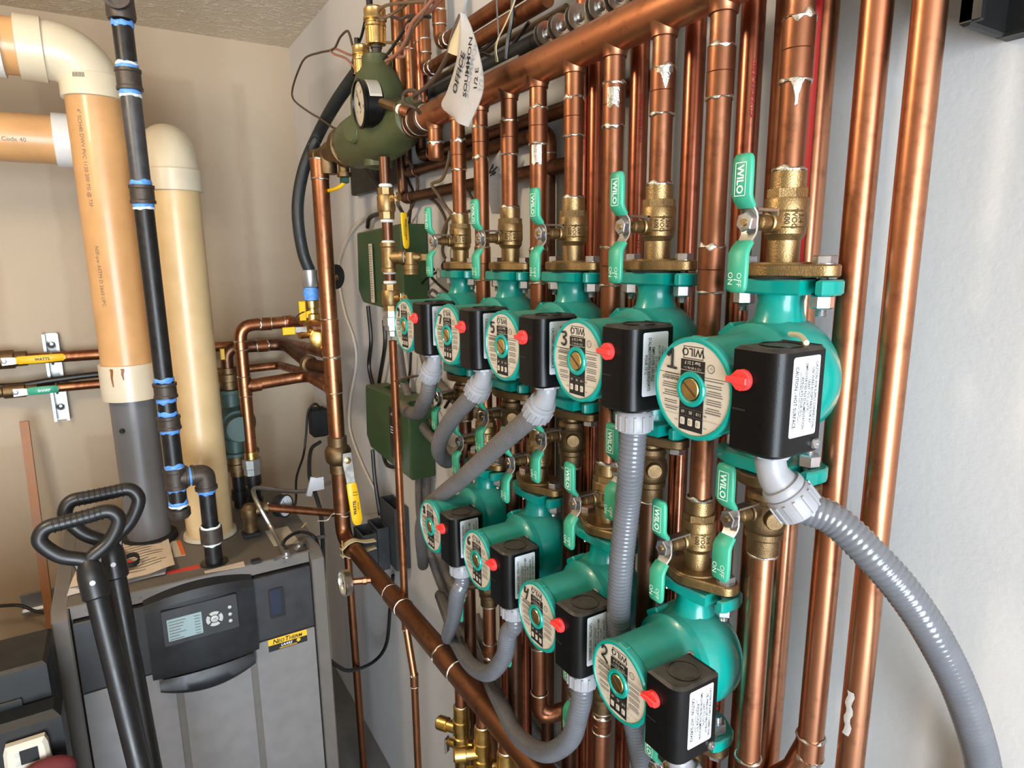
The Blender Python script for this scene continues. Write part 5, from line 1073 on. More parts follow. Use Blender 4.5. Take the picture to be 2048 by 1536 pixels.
# ---------------------------------------------------------------- boiler piping by the corner
YP = 1.93; RP = .0172
z0, zt = 1.1503, 1.5160; xv = (0.2829, 1.9300, 1.3048)[0]; xh = (0.4315, 1.9300, 1.5147)[0]; zbr = 1.3448
t = run('boiler_pipe', 'copper pipe rising from the boiler with elbow and tee, leading to the corner pipe', [(xv, YP, z0), (xv, YP, zt), (xh, YP, zt+.003), (XC-.01, 1.74, zt+.003), (XC-.004, 1.705, zt+.003)], RP, 'cuo', fil=.04)
b = MB(); b.tube(fillet([(xv, YP, zbr), (xh+.03, YP, zbr+.012), (XC-.004, 1.72, zbr+.012)], .04), RP, 20); b.build('branch', 'cuo', t)
coupling(t, (xv, YP, zbr), (0, 0, 1), RP, .028, 'cuo', True, 3); coupling(t, (xv+.030, YP, zbr), (1, 0, .05), RP, .014, 'cuo', False); coupling(t, (xv, YP, zt-.055), (0, 0, 1), RP, .012, 'cuo', True, 4, False); coupling(t, (xv+.07, YP, zt+.001), (1, 0, 0), RP, .014, 'cuo', True, 5, False); coupling(t, (xh-.015, YP, zt+.003), (1, 0, 0), RP, .012, 'cuo', True, 6, False)
zu = z0; b = MB(); b.lathe([(.017, 0), (.0195, -.001), (.0195, -.022), (.017, -.024)], (xv, YP, zu+.004), (0, 0, 1), 20); b.build('brass_adapter', 'brassy', t)
b = MB(); b.lathe([(.024, 0), (.026, -.002), (.026, -.028), (.024, -.030), (.024, -.048), (.018, -.050)], (xv, YP, zu-.018), (0, 0, 1), 8); b.build('union_nut', 'strut', t)
b = MB(); b.lathe([(.020, 0), (.0225, -.002), (.0225, -.03), (.018, -.032), (.018, -.07), (.023, -.072), (.023, -.10), (.018, -.102), (.018, -.25)], (xv, YP, zu-.066), (0, 0, 1), 20); b.build('iron_nipple', 'iron', t)
z2_ = 1.4444; xe_ = (0.2547, 2.0200, 1.4107)[0]
t = run('boiler_pipe', 'second copper pipe from the circulator with a diagonal run to the corner pipe', [(xe_, 2.02, 1.3774), (xe_, 2.02, z2_), ((0.4190, 2.0000, 1.4437)[0], 2.02, z2_), ((0.4347, 1.7800, 1.4118)[0], 1.78, (0.4347, 1.7800, 1.4118)[2]), (XC-.004, 1.71, (0.4347, 1.7800, 1.4118)[2]-.002)], RP, 'cud', fil=.045)
coupling(t, (xe_+.10, 2.02, z2_), (1, 0, 0), RP, .016, 'cuo', True, 8, False); p = V((0.4319, 1.7900, 1.4135)); b = MB(); b.lathe([(.020, -.012), (.0235, -.010), (.0235, .006), (.020, .008)], p, (.25, -.9, -.1), 24); b.build('adapter', 'brassd', t)
zc_ = 1.3774; t = thing('booster_circulator', 'grey green cast iron circulator half hidden behind the pale vent pipe', 'pump', (xe_, 2.02, zc_-.13))
b = MB(); zp = 1.2240; b.lathe([(0, .055), (.026, .055), (.044, .045), (.056, .02), (.056, -.02), (.046, -.04), (.036, -.055), (.036, -.10), (0, -.10)], (xe_+.005, 2.02, zp), (0, 1, 0), 36); b.torus((xe_+.005, 1.965, zp), (0, 1, 0), .040, .008, 30, 8); b.cyl((xe_, 2.02, zp-.10), (xe_, 2.02, zp+.10), .028, 22)
for s in (1, -1): b.prism(hull_ears(.038, .016, .050), -.006, .006, (xe_, 2.02, zp+s*.095), (0, 1, 0), (-1, 0, 0) if s > 0 else (-1, 0, 0), 0, .0015)
b.build('pump_casing', 'pumpg', t)
for s in (1, -1):
    b = MB(); b.lathe([(.02, 0), (.026, .002), (.026, .024), (.030, .026), (.030, .046), (.022, .048), (.022, .064)], (xe_, 2.02, zp+s*.10), (0, 0, s), 24); b.build('flange_fitting', 'brassd', t)
    for dx in (-.045, .045): b = MB(); b.lathe([(.008, 0), (.008, .006), (.005, .01), (0, .011)], (xe_+dx*1.08, 2.02, zp+s*.10), (0, 0, s), 8); b.build('flange_bolt', 'zinc', t)
b = MB(); b.cyl((xe_, 2.02, zp-.16), (xe_, 2.02, ZB-.03), .019, 20); b.lathe([(.024, 0), (.024, .03)], (xe_, 2.02, zp-.24), (0, 0, 1), 20); b.build('lower_nipple', 'iron', t)
b = MB(); b.obox((xe_-.014, 1.99, zc_+.055), (1, 0, 0), (0, 0, 1), .006, .016, .003, 0, .002); tag(b.build('yellow_lever_tip', 'yellow'), 'yellow lever tip peeping out beside the pale vent pipe', 'lever')
# fill valve behind the corner pipe
pf = V((0.4536, 1.8000, 1.5323)); t = thing('fill_valve', 'brass fill valve with yellow wing lever left of the corner pipe', 'valve', pf)
b = MB(); za_, zb_, zc2, zd = 1.6671, 1.6203, 1.5866, 1.4772; x = pf.x
b.lathe([(.017, 0), (.020, .004), (.020, zb_-za_ if zb_ > za_ else za_-zb_), (.016, za_-zb_+.002)], (x, 1.80, zb_), (0, 0, 1), 20); b.build('grey_union', 'alum', t)
b = MB(); rough(b, (x, 1.80, (zb_+zc2)/2+.002), (0, 0, 1), .0195, .022, 81); b.cyl((x, 1.8, zc2), (x, 1.8, zb_), .0185, 18); b.build('thread_tape', 'blue', t)
b = MB(); b.lathe([(.0185, 0), (.0205, -.002), (.0205, -.02), (.017, -.022), (.017, -.034), (.022, -.038), (.022, -.06), (.027, -.066), (.027, -.095), (.018, -.10)], (x, 1.8, zc2), (0, 0, 1), 22); b.lathe([(.026, 0), (.030, .003), (.030, .022), (.024, .026)], (x+.012, 1.785, zd+.008), (-.15, -1, 0), 26); b.lathe([(.012, 0), (.012, .045)], (x, 1.79, zd+.02), (-1, -.2, 0), 14); b.build('valve_body', 'brassy', t)
p = V((0.4237, 1.7850, 1.5594)); b = MB(); b.obox(p, (1, 0, 0), (0, 0, 1), .0085, .026, .004, 0, .002); b.obox(p+V((.016, .004, -.010)), (1, 0, 0), (0, 0, 1), .012, .010, .004, 0, .002); b.build('wing_lever', 'yellow', t)
p = V((0.3813, 1.7700, 1.5098)); b = MB(); b.obox(p, (1, 0, 0), (0, 0, 1), .016, .010, .005, 0, .002); b.build('side_lever', 'yellow', t); b = MB(); b.obox(p+V((.030, .006, .001)), (1, 0, 0), (0, 0, 1), .018, .008, .003, 0, .001); b.build('side_lever_arm', 'steel', t)
b = MB(); b.tube(spline([V((x-.012, 1.79, zc2-.025)), p+V((.026, 0, .040)), p+V((.022, 0, .022)), p+V((.030, .01, .008))], 6), .0016, 6); b.build('cap_strap', 'wireb', t)
b = MB(); b.tube(spline([(0.5300, 1.4670, 2.1234), (0.5300, 1.5473, 2.1161), (0.5100, 1.6587, 2.0706), (0.5006, 1.7800, 2.0232), (0.4641, 1.8000, 1.9450), (0.4405, 1.8000, 1.8683), (0.4328, 1.8000, 1.7980), (0.4397, 1.8000, 1.7137), (0.4569, 1.8000, 1.6565)], 8), .0155, 18); tag(b.build('black_hose', 'hose'), 'thick black rubber hose curving down behind the green separator to the fill valve', 'hose')
# relief line, gauge, fittings on the boiler top
pr = V((0.2429, 1.7800, 0.9729)); xr0 = pr.x; t = thing('relief_valve', 'brass relief elbow on the boiler top with copper pipe leading to the corner', 'valve', (pr.x, 1.78, ZB))
b = MB(); b.lathe([(.014, 0), (.018, .002), (.018, .040), (.0205, .044), (.0205, .066), (.017, .070), (.012, .078), (0, .080)], (pr.x, 1.78, ZB+.012), (0, 0, 1), 24); b.lathe([(.013, 0), (.013, .034), (.016, .035), (.016, .048), (.012, .05)], (pr.x, 1.78, ZB+.066), (1, 0, .1), 18); b.build('valve_body', 'brassd', t)
b = MB(); q = V((pr.x+.045, 1.78, ZB+.071)); e = V((0.4656, 1.7800, 0.9750)); b.tube(fillet([q, e, (e.x+.035, 1.78, e.z+.004), (e.x+.045, 1.78, 0)], .02), .0112, 16); b.build('discharge_pipe', 'cuo', t); b = MB(); rough(b, q, (1, 0, .1), .0118, .010, 84); b.build('thread_tape', 'whitetape', t)
b = MB(); b.box((pr.x-.022, 1.76, ZB), (pr.x+.022, 1.80, ZB+.012), 0, .003); b.build('grommet', 'rubber', t)
pg = V((0.3401, 1.8000, 1.0170)); gauge('pressure_gauge', 'small round gauge with chrome rim above the boiler top', pg, (.62, -.76, .05), .031, .024, 'rubber', 'label', pg+V((-.075, .06, .0)), 'brassd')
ad = V((0.5850, 2.3513, 1.1090)); t = thing('power_adapter', 'black power adapter hanging left of the corner pipe', 'adapter', ad); b = MB(); b.box((ad.x-.028, ad.y-.028, ad.z-.055), (ad.x+.030, ad.y+.028, ad.z+.050), 0, .006); b.build('housing', 'rubber', t)
b = MB(); b.tube(spline([ad+V((.01, -.01, .050)), ad+V((-.01, -.01, .068)), ad+V((-.036, -.01, .040)), V((0.5310, 2.3200, 1.0713)), V((0.5124, 2.3000, 1.0045)), V((0.4611, 2.2000, 0.9591)), V((0.4329, 2.1000, 0.9162)), V((0.3991, 2.0000, 0.9198))], 6), .0042, 8); b.build('cord', 'wireb', t)
def wire(la, P, r=.0022, mat='wire', n=7, cat='wire', nm='wire', group=None):
    b = MB(); b.tube(spline(P, n), r, 8); return tag(b.build(nm, mat), la, cat, group)
wire('black cable with white tag dropping beside the corner pipe to the floor', [(0.5491, 2.2000, 1.0716), (0.4931, 2.1000, 1.0778), (0.4593, 2.0000, 1.0270), (0.4605, 1.9500, 0.9844), (0.4617, 1.9000, 0.9275), (0.4601, 1.9000, 0.8129), (0.4521, 1.9000, 0.6465), (0.4556, 1.9500, 0.4431)], .0065, 'hose', nm='black_cable', cat='cable')
b = MB(); p = V((0.4691, 1.9400, 1.0136)); b.obox(p, (1, 0, 0), (0, 0, 1), .018, .020, .0008); b.obox(p+V((-.022, 0, -.004)), (.3, 0, .95), (-.95, 0, .3), .030, .008, .004); tag(b.build('cable_tag', 'label', smooth=False), 'small white tag tied on the black cable', 'tag')
wire('silver armoured cable arching over the boiler top at right', [(0.2929, 1.5905, 0.9650), (0.2881, 1.7200, 0.9875), (0.2666, 1.7500, 1.0456), (0.2612, 1.8000, 1.0732), (0.2799, 1.8500, 1.0667), (0.3486, 1.9000, 1.0296), (0.4308, 1.9500, 0.9954), (0.5218, 2.0000, 0.9899)], .0062, 'bx', nm='armoured_cable', cat='cable')
wire('short silver armoured cable lying behind the boiler switch', [(0.3190, 1.6065, 0.9680), (0.3429, 1.6257, 0.9750), (0.4197, 1.8500, 0.8787), (0.4692, 1.9000, 0.8570)], .0062, 'bx', nm='armoured_cable', cat='cable')
wire('cream wire sticking up from the boiler top', [(0.3019, 1.5979, 0.9650), (0.3321, 1.7200, 0.9333), (0.3649, 1.7500, 0.9549), (0.3892, 1.7800, 0.9620)], .0028, 'wirey')
wire('black cable loop lying on the boiler top', [(0.2889, 1.6281, 0.9670), (0.3070, 1.6479, 0.9850), (0.3510, 1.6844, 0.9800), (0.3785, 1.6389, 0.9750), (0.4073, 1.7200, 0.8843)], .0045, 'wireb', nm='black_cable', cat='cable')
b = MB(); c = V((0.2946, 1.5934, 0.9620)); b.lathe([(.013, 0), (.013, .004), (.009, .006), (.009, .014)], c, (0, 0, 1), 14); b.obox(c+V((-.02, -.004, .004)), (1, .3, 0), (-.3, 1, 0), .012, .004, .003); tag(b.build('cable_clamp', 'zinc'), 'zinc cable clamp where the armoured cable enters the boiler', 'clamp')
wire('black cable hanging in a bow from the standoff to the boiler', [(0.6000, 1.6730, 0.7904), (0.6000, 1.7145, 0.6580), (0.5900, 1.7386, 0.5314), (0.5700, 1.8195, 0.4318), (0.4697, 1.7200, 0.5000), (0.4250, 1.7000, 0.5464), (0.3987, 1.7000, 0.5847)], .0055, 'wireb', nm='black_cable', cat='cable')
wire('white cable curving down the right wall near the corner', [(0.6120, 1.6495, 1.8126), (0.6120, 1.8103, 1.8018), (0.6120, 1.9672, 1.7511), (0.6120, 2.0738, 1.6605), (0.6120, 2.0356, 1.5361), (0.6120, 1.9507, 1.4494), (0.6120, 1.9452, 1.3719), (0.6120, 2.0296, 1.2450), (0.6120, 2.0497, 1.1395), (0.6120, 1.9380, 1.0496), (0.6120, 1.8207, 0.9945)], .0038, 'wirew', nm='white_cable', cat='cable')
for P, la in (([(0.6000, 1.7672, 1.5654), (0.6000, 1.7571, 1.4705), (0.6000, 1.7860, 1.3951), (0.6000, 1.7647, 1.3399)], 'black cable between the two green boxes, left one'), ([(0.6000, 1.6444, 1.5357), (0.6000, 1.6460, 1.4687), (0.6000, 1.7086, 1.3563)], 'black cable between the two green boxes, right one'), ([(0.6000, 1.7959, 1.1379), (0.6000, 1.7879, 1.0467), (0.6000, 1.7596, 0.9457)], 'black cable below the lower green box'), ([(0.6000, 1.7093, 1.1527), (0.6000, 1.6731, 1.1255), (0.6000, 1.5768, 1.1453)], 'short grey cable looping under the lower green box'), ([(0.6020, 1.7427, 1.7785), (0.6020, 1.7186, 1.8035), (0.6020, 1.6226, 1.8107)], 'black cable arching over the upper green box')):
    wire(la, P, .0058, 'wireb', nm='black_cable', cat='cable', group='black cables around the green boxes')

q0, q1 = V((0.6000, 1.8455, 1.9628)), V((0.6000, 1.4917, 1.8690)); jb = thing('junction_box', 'flat black box on the wall just below the green separator', 'box', (.62, q0.y, q1.z)); b = MB(); b.box((.596, q1.y, q1.z), (.62, q0.y, q0.z+.03), 0, .003); b.build('cover', 'case', jb)
gauge('pressure_gauge', 'black rimmed gauge almost hidden behind the tall corner pipe', (0.5191, 1.8200, 1.6479), (-.55, .82, .05), .034, .018, 'rubber', 'glassw', V((0.4677, 1.8100, 1.6197)), 'brassd')
wire('thin cream string tied round the corner pipe and running to the wall', [(0.4087, 1.7200, 0.9852), (0.4196, 1.6600, 1.0071), V((XC-.024, 1.69, (0.4373, 1.6600, 1.0088)[2])), V((XC, 1.666, (0.4674, 1.6700, 1.0028)[2])), V((XC+.024, 1.69, (0.4970, 1.6900, 0.9934)[2])), (0.5600, 1.7768, 0.9503), (0.6150, 1.8162, 0.9305)], .0015, 'wirew', nm='string', cat='string')
# ---------------------------------------------------------------- paper tag, ribbons and loose wires by the header
def curve_sheet(Lc, Rc, mid, name, mat, n=12, m=8):
    b = MB(); L = spline(Lc, 4); R = spline(Rc, 4); n = min(len(L), len(R)); rr = []
    for i in range(n):
        l, r = L[int(i*(len(L)-1)/(n-1))], R[int(i*(len(R)-1)/(n-1))]
        rr.append([l.lerp(r, j/m)+V((-mid*sin(pi*j/m), 0, 0)) for j in range(m+1)])
    b.rings(rr, 0, False); return b, rr
tg_ = thing('paper_tag', 'white crumpled paper tag with handwriting hanging in front of the header', 'tag', (0.4550, 0.8718, 2.0296))
b, rr = curve_sheet([(0.4550, 0.8718, 2.0309), (0.4520, 0.8856, 1.9831), (0.4500, 0.9008, 1.9566), (0.4480, 0.9180, 1.9362), (0.4480, 0.9364, 1.9203), (0.4480, 0.8893, 1.8931)], [(0.4550, 0.8688, 2.0294), (0.4520, 0.8450, 2.0045), (0.4500, 0.8215, 1.9669), (0.4500, 0.8103, 1.9333), (0.4480, 0.8132, 1.9086), (0.4480, 0.8526, 1.8776)], .006, 'tag', 'tag')
vs = [p for r in rr for p in r]; b.add([p+V((.0012, 0, 0)) for p in vs], [(i*9+j, (i+1)*9+j, (i+1)*9+j+1, i*9+j+1) for i in range(len(rr)-1) for j in range(8)], 0)
def tagw(s, u0, v0, u1, v1, size):
    A, B_ = V((0.4415, 0.8939, 1.9205)), V((0.4425, 0.8547, 1.9773))
    return A, B_
for s, a, c, sz in (('OFFICE', (0.4415, 0.8805, 1.9285), (0.4415, 0.8501, 1.9722), .0175), ('SOUMMON', (0.4405, 0.8483, 1.9141), (0.4425, 0.8277, 1.9878), .0145), ('1/2 E', (0.4405, 0.8192, 1.9059), (0.4425, 0.8093, 1.9586), .0135)):
    A, B_ = V(a), V(c); d = (B_-A).normalized(); up = V((-1, 0, 0)).cross(d).normalized(); b.text(s, sz, (A+B_)/2, d, up, 1, bold=.025)
b.build('tag_sheet', ['tag', 'ink'], tg_, sharp=60)
b, rr = curve_sheet([(0.4570, 0.8771, 2.0328), (0.4560, 0.9079, 2.0126), (0.4550, 0.9285, 1.9956)], [(0.4570, 0.8742, 2.0306), (0.4550, 0.8778, 2.0044), (0.4530, 0.8909, 1.9800)], .003, 'tape', 'tagc'); b.build('tape_flap', 'tagc', tg_, sharp=60)
b = MB(); b.tube(spline([(0.4560, 0.8737, 2.0310), (0.4600, 0.8763, 2.0420), (0.4650, 0.8761, 2.0580), (0.4700, 0.8708, 2.0874)], 5), .0022, 8); b.build('string', 'conn', tg_)
b = MB(); P = spline([(0.4700, 0.7524, 2.0303), (0.4700, 0.7623, 2.0134), (0.4720, 0.7858, 1.9972), (0.4750, 0.8121, 1.9848), (0.4780, 0.8243, 1.9747), (0.4820, 0.8276, 1.9608)], 6); n = len(P)
for i in range(1): ribbon(b, P, [.011-.003*sin(5*k/n) for k in range(n)], [.0008]*n, V((.3, .9, .2)).normalized())
tag(b.build('cream_ribbon', 'tagc'), 'cream twisted ribbon dangling from the top edge beside the paper tag', 'ribbon')
b = MB(); P = spline([(0.4700, 0.8070, 2.0420), (0.4700, 0.8051, 2.0175), (0.4700, 0.8021, 1.9851)], 5); ribbon(b, P, [.003]*len(P), [.0008]*len(P), (0, 1, 0)); tag(b.build('grey_string', 'conduitd'), 'thin grey string hanging left of the cream ribbon', 'string')
for P, r, m, la in (
 ([(0.5000, 1.4419, 2.1173), (0.4900, 1.4454, 2.1326), (0.4900, 1.4666, 2.1657), (0.4900, 1.4848, 2.1806), (0.4900, 1.5358, 2.1811), (0.4900, 1.5885, 2.1707), (0.4900, 1.6986, 2.1906), (0.4900, 1.8282, 2.2108), (0.4900, 1.9062, 2.2009), (0.4900, 1.9918, 2.1681), (0.4900, 1.9838, 2.1373), (0.4900, 1.8488, 2.0836), (0.4900, 1.7138, 2.0379), (0.4900, 1.6214, 2.0040), (0.5000, 1.5689, 1.9942)], .0026, 'wire', 'brown wire in a big loop left of the air vents'),
 ([(0.5000, 1.4575, 2.1241), (0.4950, 1.5052, 2.1402), (0.4920, 1.5762, 2.1679), (0.4900, 1.6081, 2.1735), (0.4900, 1.5870, 2.1597), (0.4900, 1.5088, 2.1322), (0.4900, 1.4575, 2.1038), (0.4900, 1.4314, 2.0799), (0.4900, 1.4207, 2.0657)], .0026, 'wirep', 'pinkish wire kinked beside the smaller vent'),
 ([(0.5100, 1.3942, 2.1779), (0.5000, 1.3893, 2.1815), (0.5000, 1.4038, 2.1695), (0.5000, 1.4258, 2.1534), (0.5000, 1.4618, 2.1381), (0.4950, 1.4754, 2.1106), (0.4900, 1.4542, 2.0850)], .0030, 'wireb', 'black wire from the cap of the large vent'),
 ([(0.5100, 1.3996, 2.1832), (0.5000, 1.3322, 2.1641), (0.5000, 1.2893, 2.1500), (0.5000, 1.2628, 2.1477), (0.5200, 1.2578, 2.1443), (0.5300, 1.2447, 2.1465), (0.5400, 1.1980, 2.1372)], .0028, 'wire', 'brown wire running from the vent towards the risers'),
 ([(0.5000, 1.0972, 2.1221), (0.4900, 1.1823, 2.1440), (0.4900, 1.2554, 2.1611), (0.4900, 1.2906, 2.1611), (0.4900, 1.2788, 2.1472), (0.4900, 1.2528, 2.1414), (0.5000, 1.2321, 2.1456), (0.5000, 1.1789, 2.1430), (0.5000, 1.1463, 2.1491)], .0030, 'wiret', 'tan wire looping at the top edge above the vent'),
 ([(0.4800, 0.9828, 2.0928), (0.4800, 1.0314, 2.0862), (0.4800, 1.0859, 2.0855), (0.4800, 1.1222, 2.0895), (0.4800, 1.1339, 2.0849), (0.4800, 1.1239, 2.0742), (0.4800, 1.1106, 2.0738)], .0032, 'wirep', 'upper pink wire bending back among the risers'),
 ([(0.4700, 0.9902, 2.0933), (0.4700, 1.0323, 2.0862), (0.4700, 1.0838, 2.0810), (0.4750, 1.1260, 2.0661), (0.4800, 1.1668, 2.0611), (0.4850, 1.2164, 2.0615), (0.4900, 1.2628, 2.0672)], .0032, 'wirep', 'lower pink wire running down to the large vent'),
 ([(0.5000, 1.2843, 2.1069), (0.4900, 1.2016, 2.0831), (0.4850, 1.1506, 2.0659), (0.4800, 1.1199, 2.0692), (0.4750, 1.0855, 2.0770), (0.4700, 1.0427, 2.0805), (0.4700, 1.0211, 2.1030)], .0026, 'wiret', 'thin tan wire hooked round the pink wires'),
 ([(0.5000, 1.2988, 2.0808), (0.4900, 1.2269, 2.0819), (0.4850, 1.1642, 2.0898), (0.4800, 1.1171, 2.0959), (0.4800, 1.0790, 2.0919), (0.4800, 1.0361, 2.0773)], .0030, 'wireb', 'black wire crossing behind the pink wires'),
 ([(0.5000, 1.2814, 2.0676), (0.4880, 1.1986, 2.0660), (0.4850, 1.1603, 2.0618), (0.4850, 1.1593, 2.0501), (0.4870, 1.1970, 2.0579), (0.4900, 1.2463, 2.0720)], .0026, 'wirep', 'small pink wire hook beside the large vent'),
 ([(0.4700, 0.9100, 2.0419), (0.4600, 0.9174, 2.0158), (0.4550, 0.9220, 1.9926), (0.4550, 0.9525, 1.9758), (0.4550, 0.9785, 1.9673), (0.4550, 1.0193, 1.9613), (0.4550, 1.0437, 1.9602), (0.4550, 1.0586, 1.9578), (0.4550, 1.0550, 1.9509), (0.4550, 1.0347, 1.9477), (0.4570, 1.0325, 1.9551), (0.4580, 1.0522, 1.9669), (0.4560, 1.0830, 1.9729), (0.4550, 1.0988, 1.9681), (0.4550, 1.0937, 1.9543), (0.4600, 1.0675, 1.9452), (0.4750, 1.0778, 1.9390)], .0034, 'wire', 'dark wire running from the tag and curled round the header end'),
 ([(0.5800, 1.7017, 1.9489), (0.5900, 1.6858, 1.9143), (0.5900, 1.6341, 1.8809), (0.5950, 1.6147, 1.8588)], .0026, 'wire', 'left thin wire below the green separator'),
 ([(0.5800, 1.6528, 1.9380), (0.5900, 1.6482, 1.9102), (0.5900, 1.6280, 1.8718), (0.5950, 1.6173, 1.8408)], .0026, 'wire', 'right thin wire below the green separator'),
 ([(0.5800, 1.4006, 1.9146), (0.5900, 1.3821, 1.8867), (0.6000, 1.3886, 1.8614), (0.6000, 1.4064, 1.8252), (0.6000, 1.4537, 1.7950), (0.6000, 1.5035, 1.7687)], .0034, 'wire', 'outer dark wire curving down behind the lower wall pipes'),
 ([(0.6000, 1.4638, 1.8963), (0.6000, 1.4371, 1.8660), (0.6000, 1.4161, 1.8423), (0.6000, 1.4311, 1.8104), (0.6000, 1.4471, 1.7721)], .0034, 'wireb', 'inner dark wire curving down behind the lower wall pipes'),
 ([(0.5450, 1.1090, 1.8884), (0.5450, 1.1211, 1.8639), (0.5450, 1.1462, 1.8418), (0.5450, 1.1869, 1.8385), (0.5450, 1.1919, 1.8334), (0.5600, 1.1936, 1.8155), (0.5750, 1.1927, 1.7941), (0.5800, 1.1815, 1.7793), (0.5800, 1.2050, 1.7661), (0.5800, 1.2254, 1.7423), (0.5900, 1.2313, 1.7226)], .0032, 'wiret', 'brown wire snaking in front of the lower wall pipe'),
 ([(0.6000, 1.3375, 1.8252), (0.6000, 1.2948, 1.8117), (0.6000, 1.2575, 1.7840), (0.6000, 1.2473, 1.7583), (0.6000, 1.2699, 1.7130), (0.6000, 1.2474, 1.6871)], .0034, 'wire', 'dark wire between green box and pump 9 valve'),
 ([(0.6000, 1.1492, 1.8338), (0.6000, 1.1398, 1.8145), (0.6000, 1.1202, 1.7992), (0.6000, 1.1310, 1.7861), (0.6000, 1.1732, 1.7812), (0.6000, 1.2196, 1.7522)], .0030, 'wire', 'dark wire behind the riser of pump 9'),
 ([(0.6000, 1.3163, 1.6707), (0.6000, 1.3365, 1.6813), (0.6000, 1.3433, 1.6649), (0.6000, 1.3180, 1.6491), (0.6000, 1.2635, 1.6294), (0.6000, 1.2280, 1.6205)], .0030, 'wireb', 'black wire kinking right of the upper green box'),
 ([(0.6000, 1.3031, 1.6062), (0.6000, 1.3476, 1.6150), (0.6000, 1.3277, 1.6269), (0.6000, 1.2896, 1.6155), (0.6000, 1.2700, 1.6079)], .0034, 'conduitd', 'short grey wire loop above pump 9'),
 ([(0.6000, 1.3063, 1.6655), (0.6000, 1.3667, 1.6478), (0.6000, 1.4118, 1.6236), (0.5800, 1.4049, 1.6018)], .0026, 'wireb', 'thin black wire across the upper green box'),
 ([(0.6000, 1.2477, 1.6819), (0.6000, 1.2610, 1.6662), (0.6000, 1.2375, 1.6563), (0.6000, 1.2085, 1.6721), (0.6000, 1.2351, 1.6922), (0.6000, 1.2722, 1.6818), (0.6000, 1.2612, 1.6631)], .0032, 'wireb', 'coil of black wire behind the valve of pump 9'),
 ([(0.6000, 1.4668, 1.4702), (0.6000, 1.4778, 1.4252), (0.6000, 1.4998, 1.3710), (0.6000, 1.4795, 1.3490)], .0034, 'wireb', 'dark wire running into the lower green box'),
 ([(0.6000, 1.3816, 1.3185), (0.6000, 1.4190, 1.2980), (0.6000, 1.4308, 1.2700), (0.6000, 1.4084, 1.2501), (0.6000, 1.3888, 1.2362)], .0026, 'wireb', 'thin dark wire beside the lower green box'),
 ([(0.6000, 1.3577, 1.3645), (0.6000, 1.3318, 1.3411), (0.6000, 1.3536, 1.3125), (0.6000, 1.3726, 1.3229)], .0026, 'wiret', 'thin brown wire bent beside the lower green box'),
 ([(0.5800, 1.1078, 1.4760), (0.5800, 1.1751, 1.4451), (0.5800, 1.2003, 1.4143), (0.5800, 1.2392, 1.3797)], .0034, 'wireb', 'dark wire under pump 7')):
    wire(la, P, r, m, group='loose wires')
# cable tie of hose 9 and the black wall bracket at the top right
b = MB(); b.tube(spline([(0.4500, 1.0292, 1.4948), (0.4750, 1.1585, 1.4723), (0.4700, 1.2210, 1.4550), (0.4720, 1.2405, 1.4496), (0.4900, 1.2086, 1.4600), (0.4600, 1.0451, 1.4949)], 6), .0018, 8); tag(b.build('cable_tie', 'wire'), 'dark cable tie between the thin drop line and the hose of pump 9', 'cable tie')
c0, c1 = V((0.5480, 0.2623, 1.8565)), V((0.6000, 0.2696, 1.8602)); t = thing('wall_bracket', 'black plastic bracket on the white wall at the top right corner', 'bracket', (.62, c1.y, c1.z))
b = MB(); b.box((.600, c1.y-.30, c1.z), (.62, c1.y, 2.15), 0, .002); b.build('back_plate', 'case', t); b = MB(); b.box((c0.x, c1.y-.008, c1.z), (.602, c1.y, 2.15), 0, .002); b.box((c0.x, c1.y-.014, c1.z+.002), (c0.x+.006, c1.y, 2.15), 0, .001); b.build('flange', 'case', t)
b = MB(); b.lathe([(.05, 0), (.05, .025), (.042, .030), (0, .030)], (.600, c1.y-.085, c1.z+.075), (-1, 0, 0), 32); b.build('round_boss', 'rubber', t)
b = MB(); b.sphere((.615, c1.y+.006, c1.z+.038), .003, 10); b.build('wall_screw', 'zinc', t)
b = MB(); b.tube(spline([(0.4798, 0.3414, 1.6330), (0.4703, 0.3254, 1.6340), (0.4411, 0.2993, 1.6330)], 5), .0022, 8); tag(b.build('paint_drip', 'bone'), 'cream curl of dried drip on top of the box of pump 1', 'drip')

b, rr = curve_sheet([(0.5750, 0.9813, 1.8732), (0.5720, 1.0073, 1.8521), (0.5720, 1.0228, 1.8124), (0.5750, 1.0118, 1.7713)], [(0.5850, 0.9786, 1.8696), (0.5850, 0.9827, 1.8379), (0.5850, 0.9902, 1.8018), (0.5850, 0.9944, 1.7705)], .004, 'x', 'tag')
for q in (((0.5660, 1.0024, 1.8374), (0.5660, 0.9970, 1.8441), (0.5660, 0.9899, 1.8505), (0.5660, 0.9918, 1.8435)), ((0.5660, 1.0023, 1.8382), (0.5660, 0.9902, 1.8401), (0.5670, 0.9783, 1.8453)), ((0.5660, 0.9991, 1.8330), (0.5660, 0.9886, 1.8375), (0.5670, 0.9836, 1.8370), (0.5660, 0.9904, 1.8337))): b.tube(spline(q, 5), .0011, 6, 1)
tag(b.build('wrapped_tag', ['tag', 'ink'], sharp=60), 'grey white crumpled tag with black writing behind the riser of pump 7', 'tag')

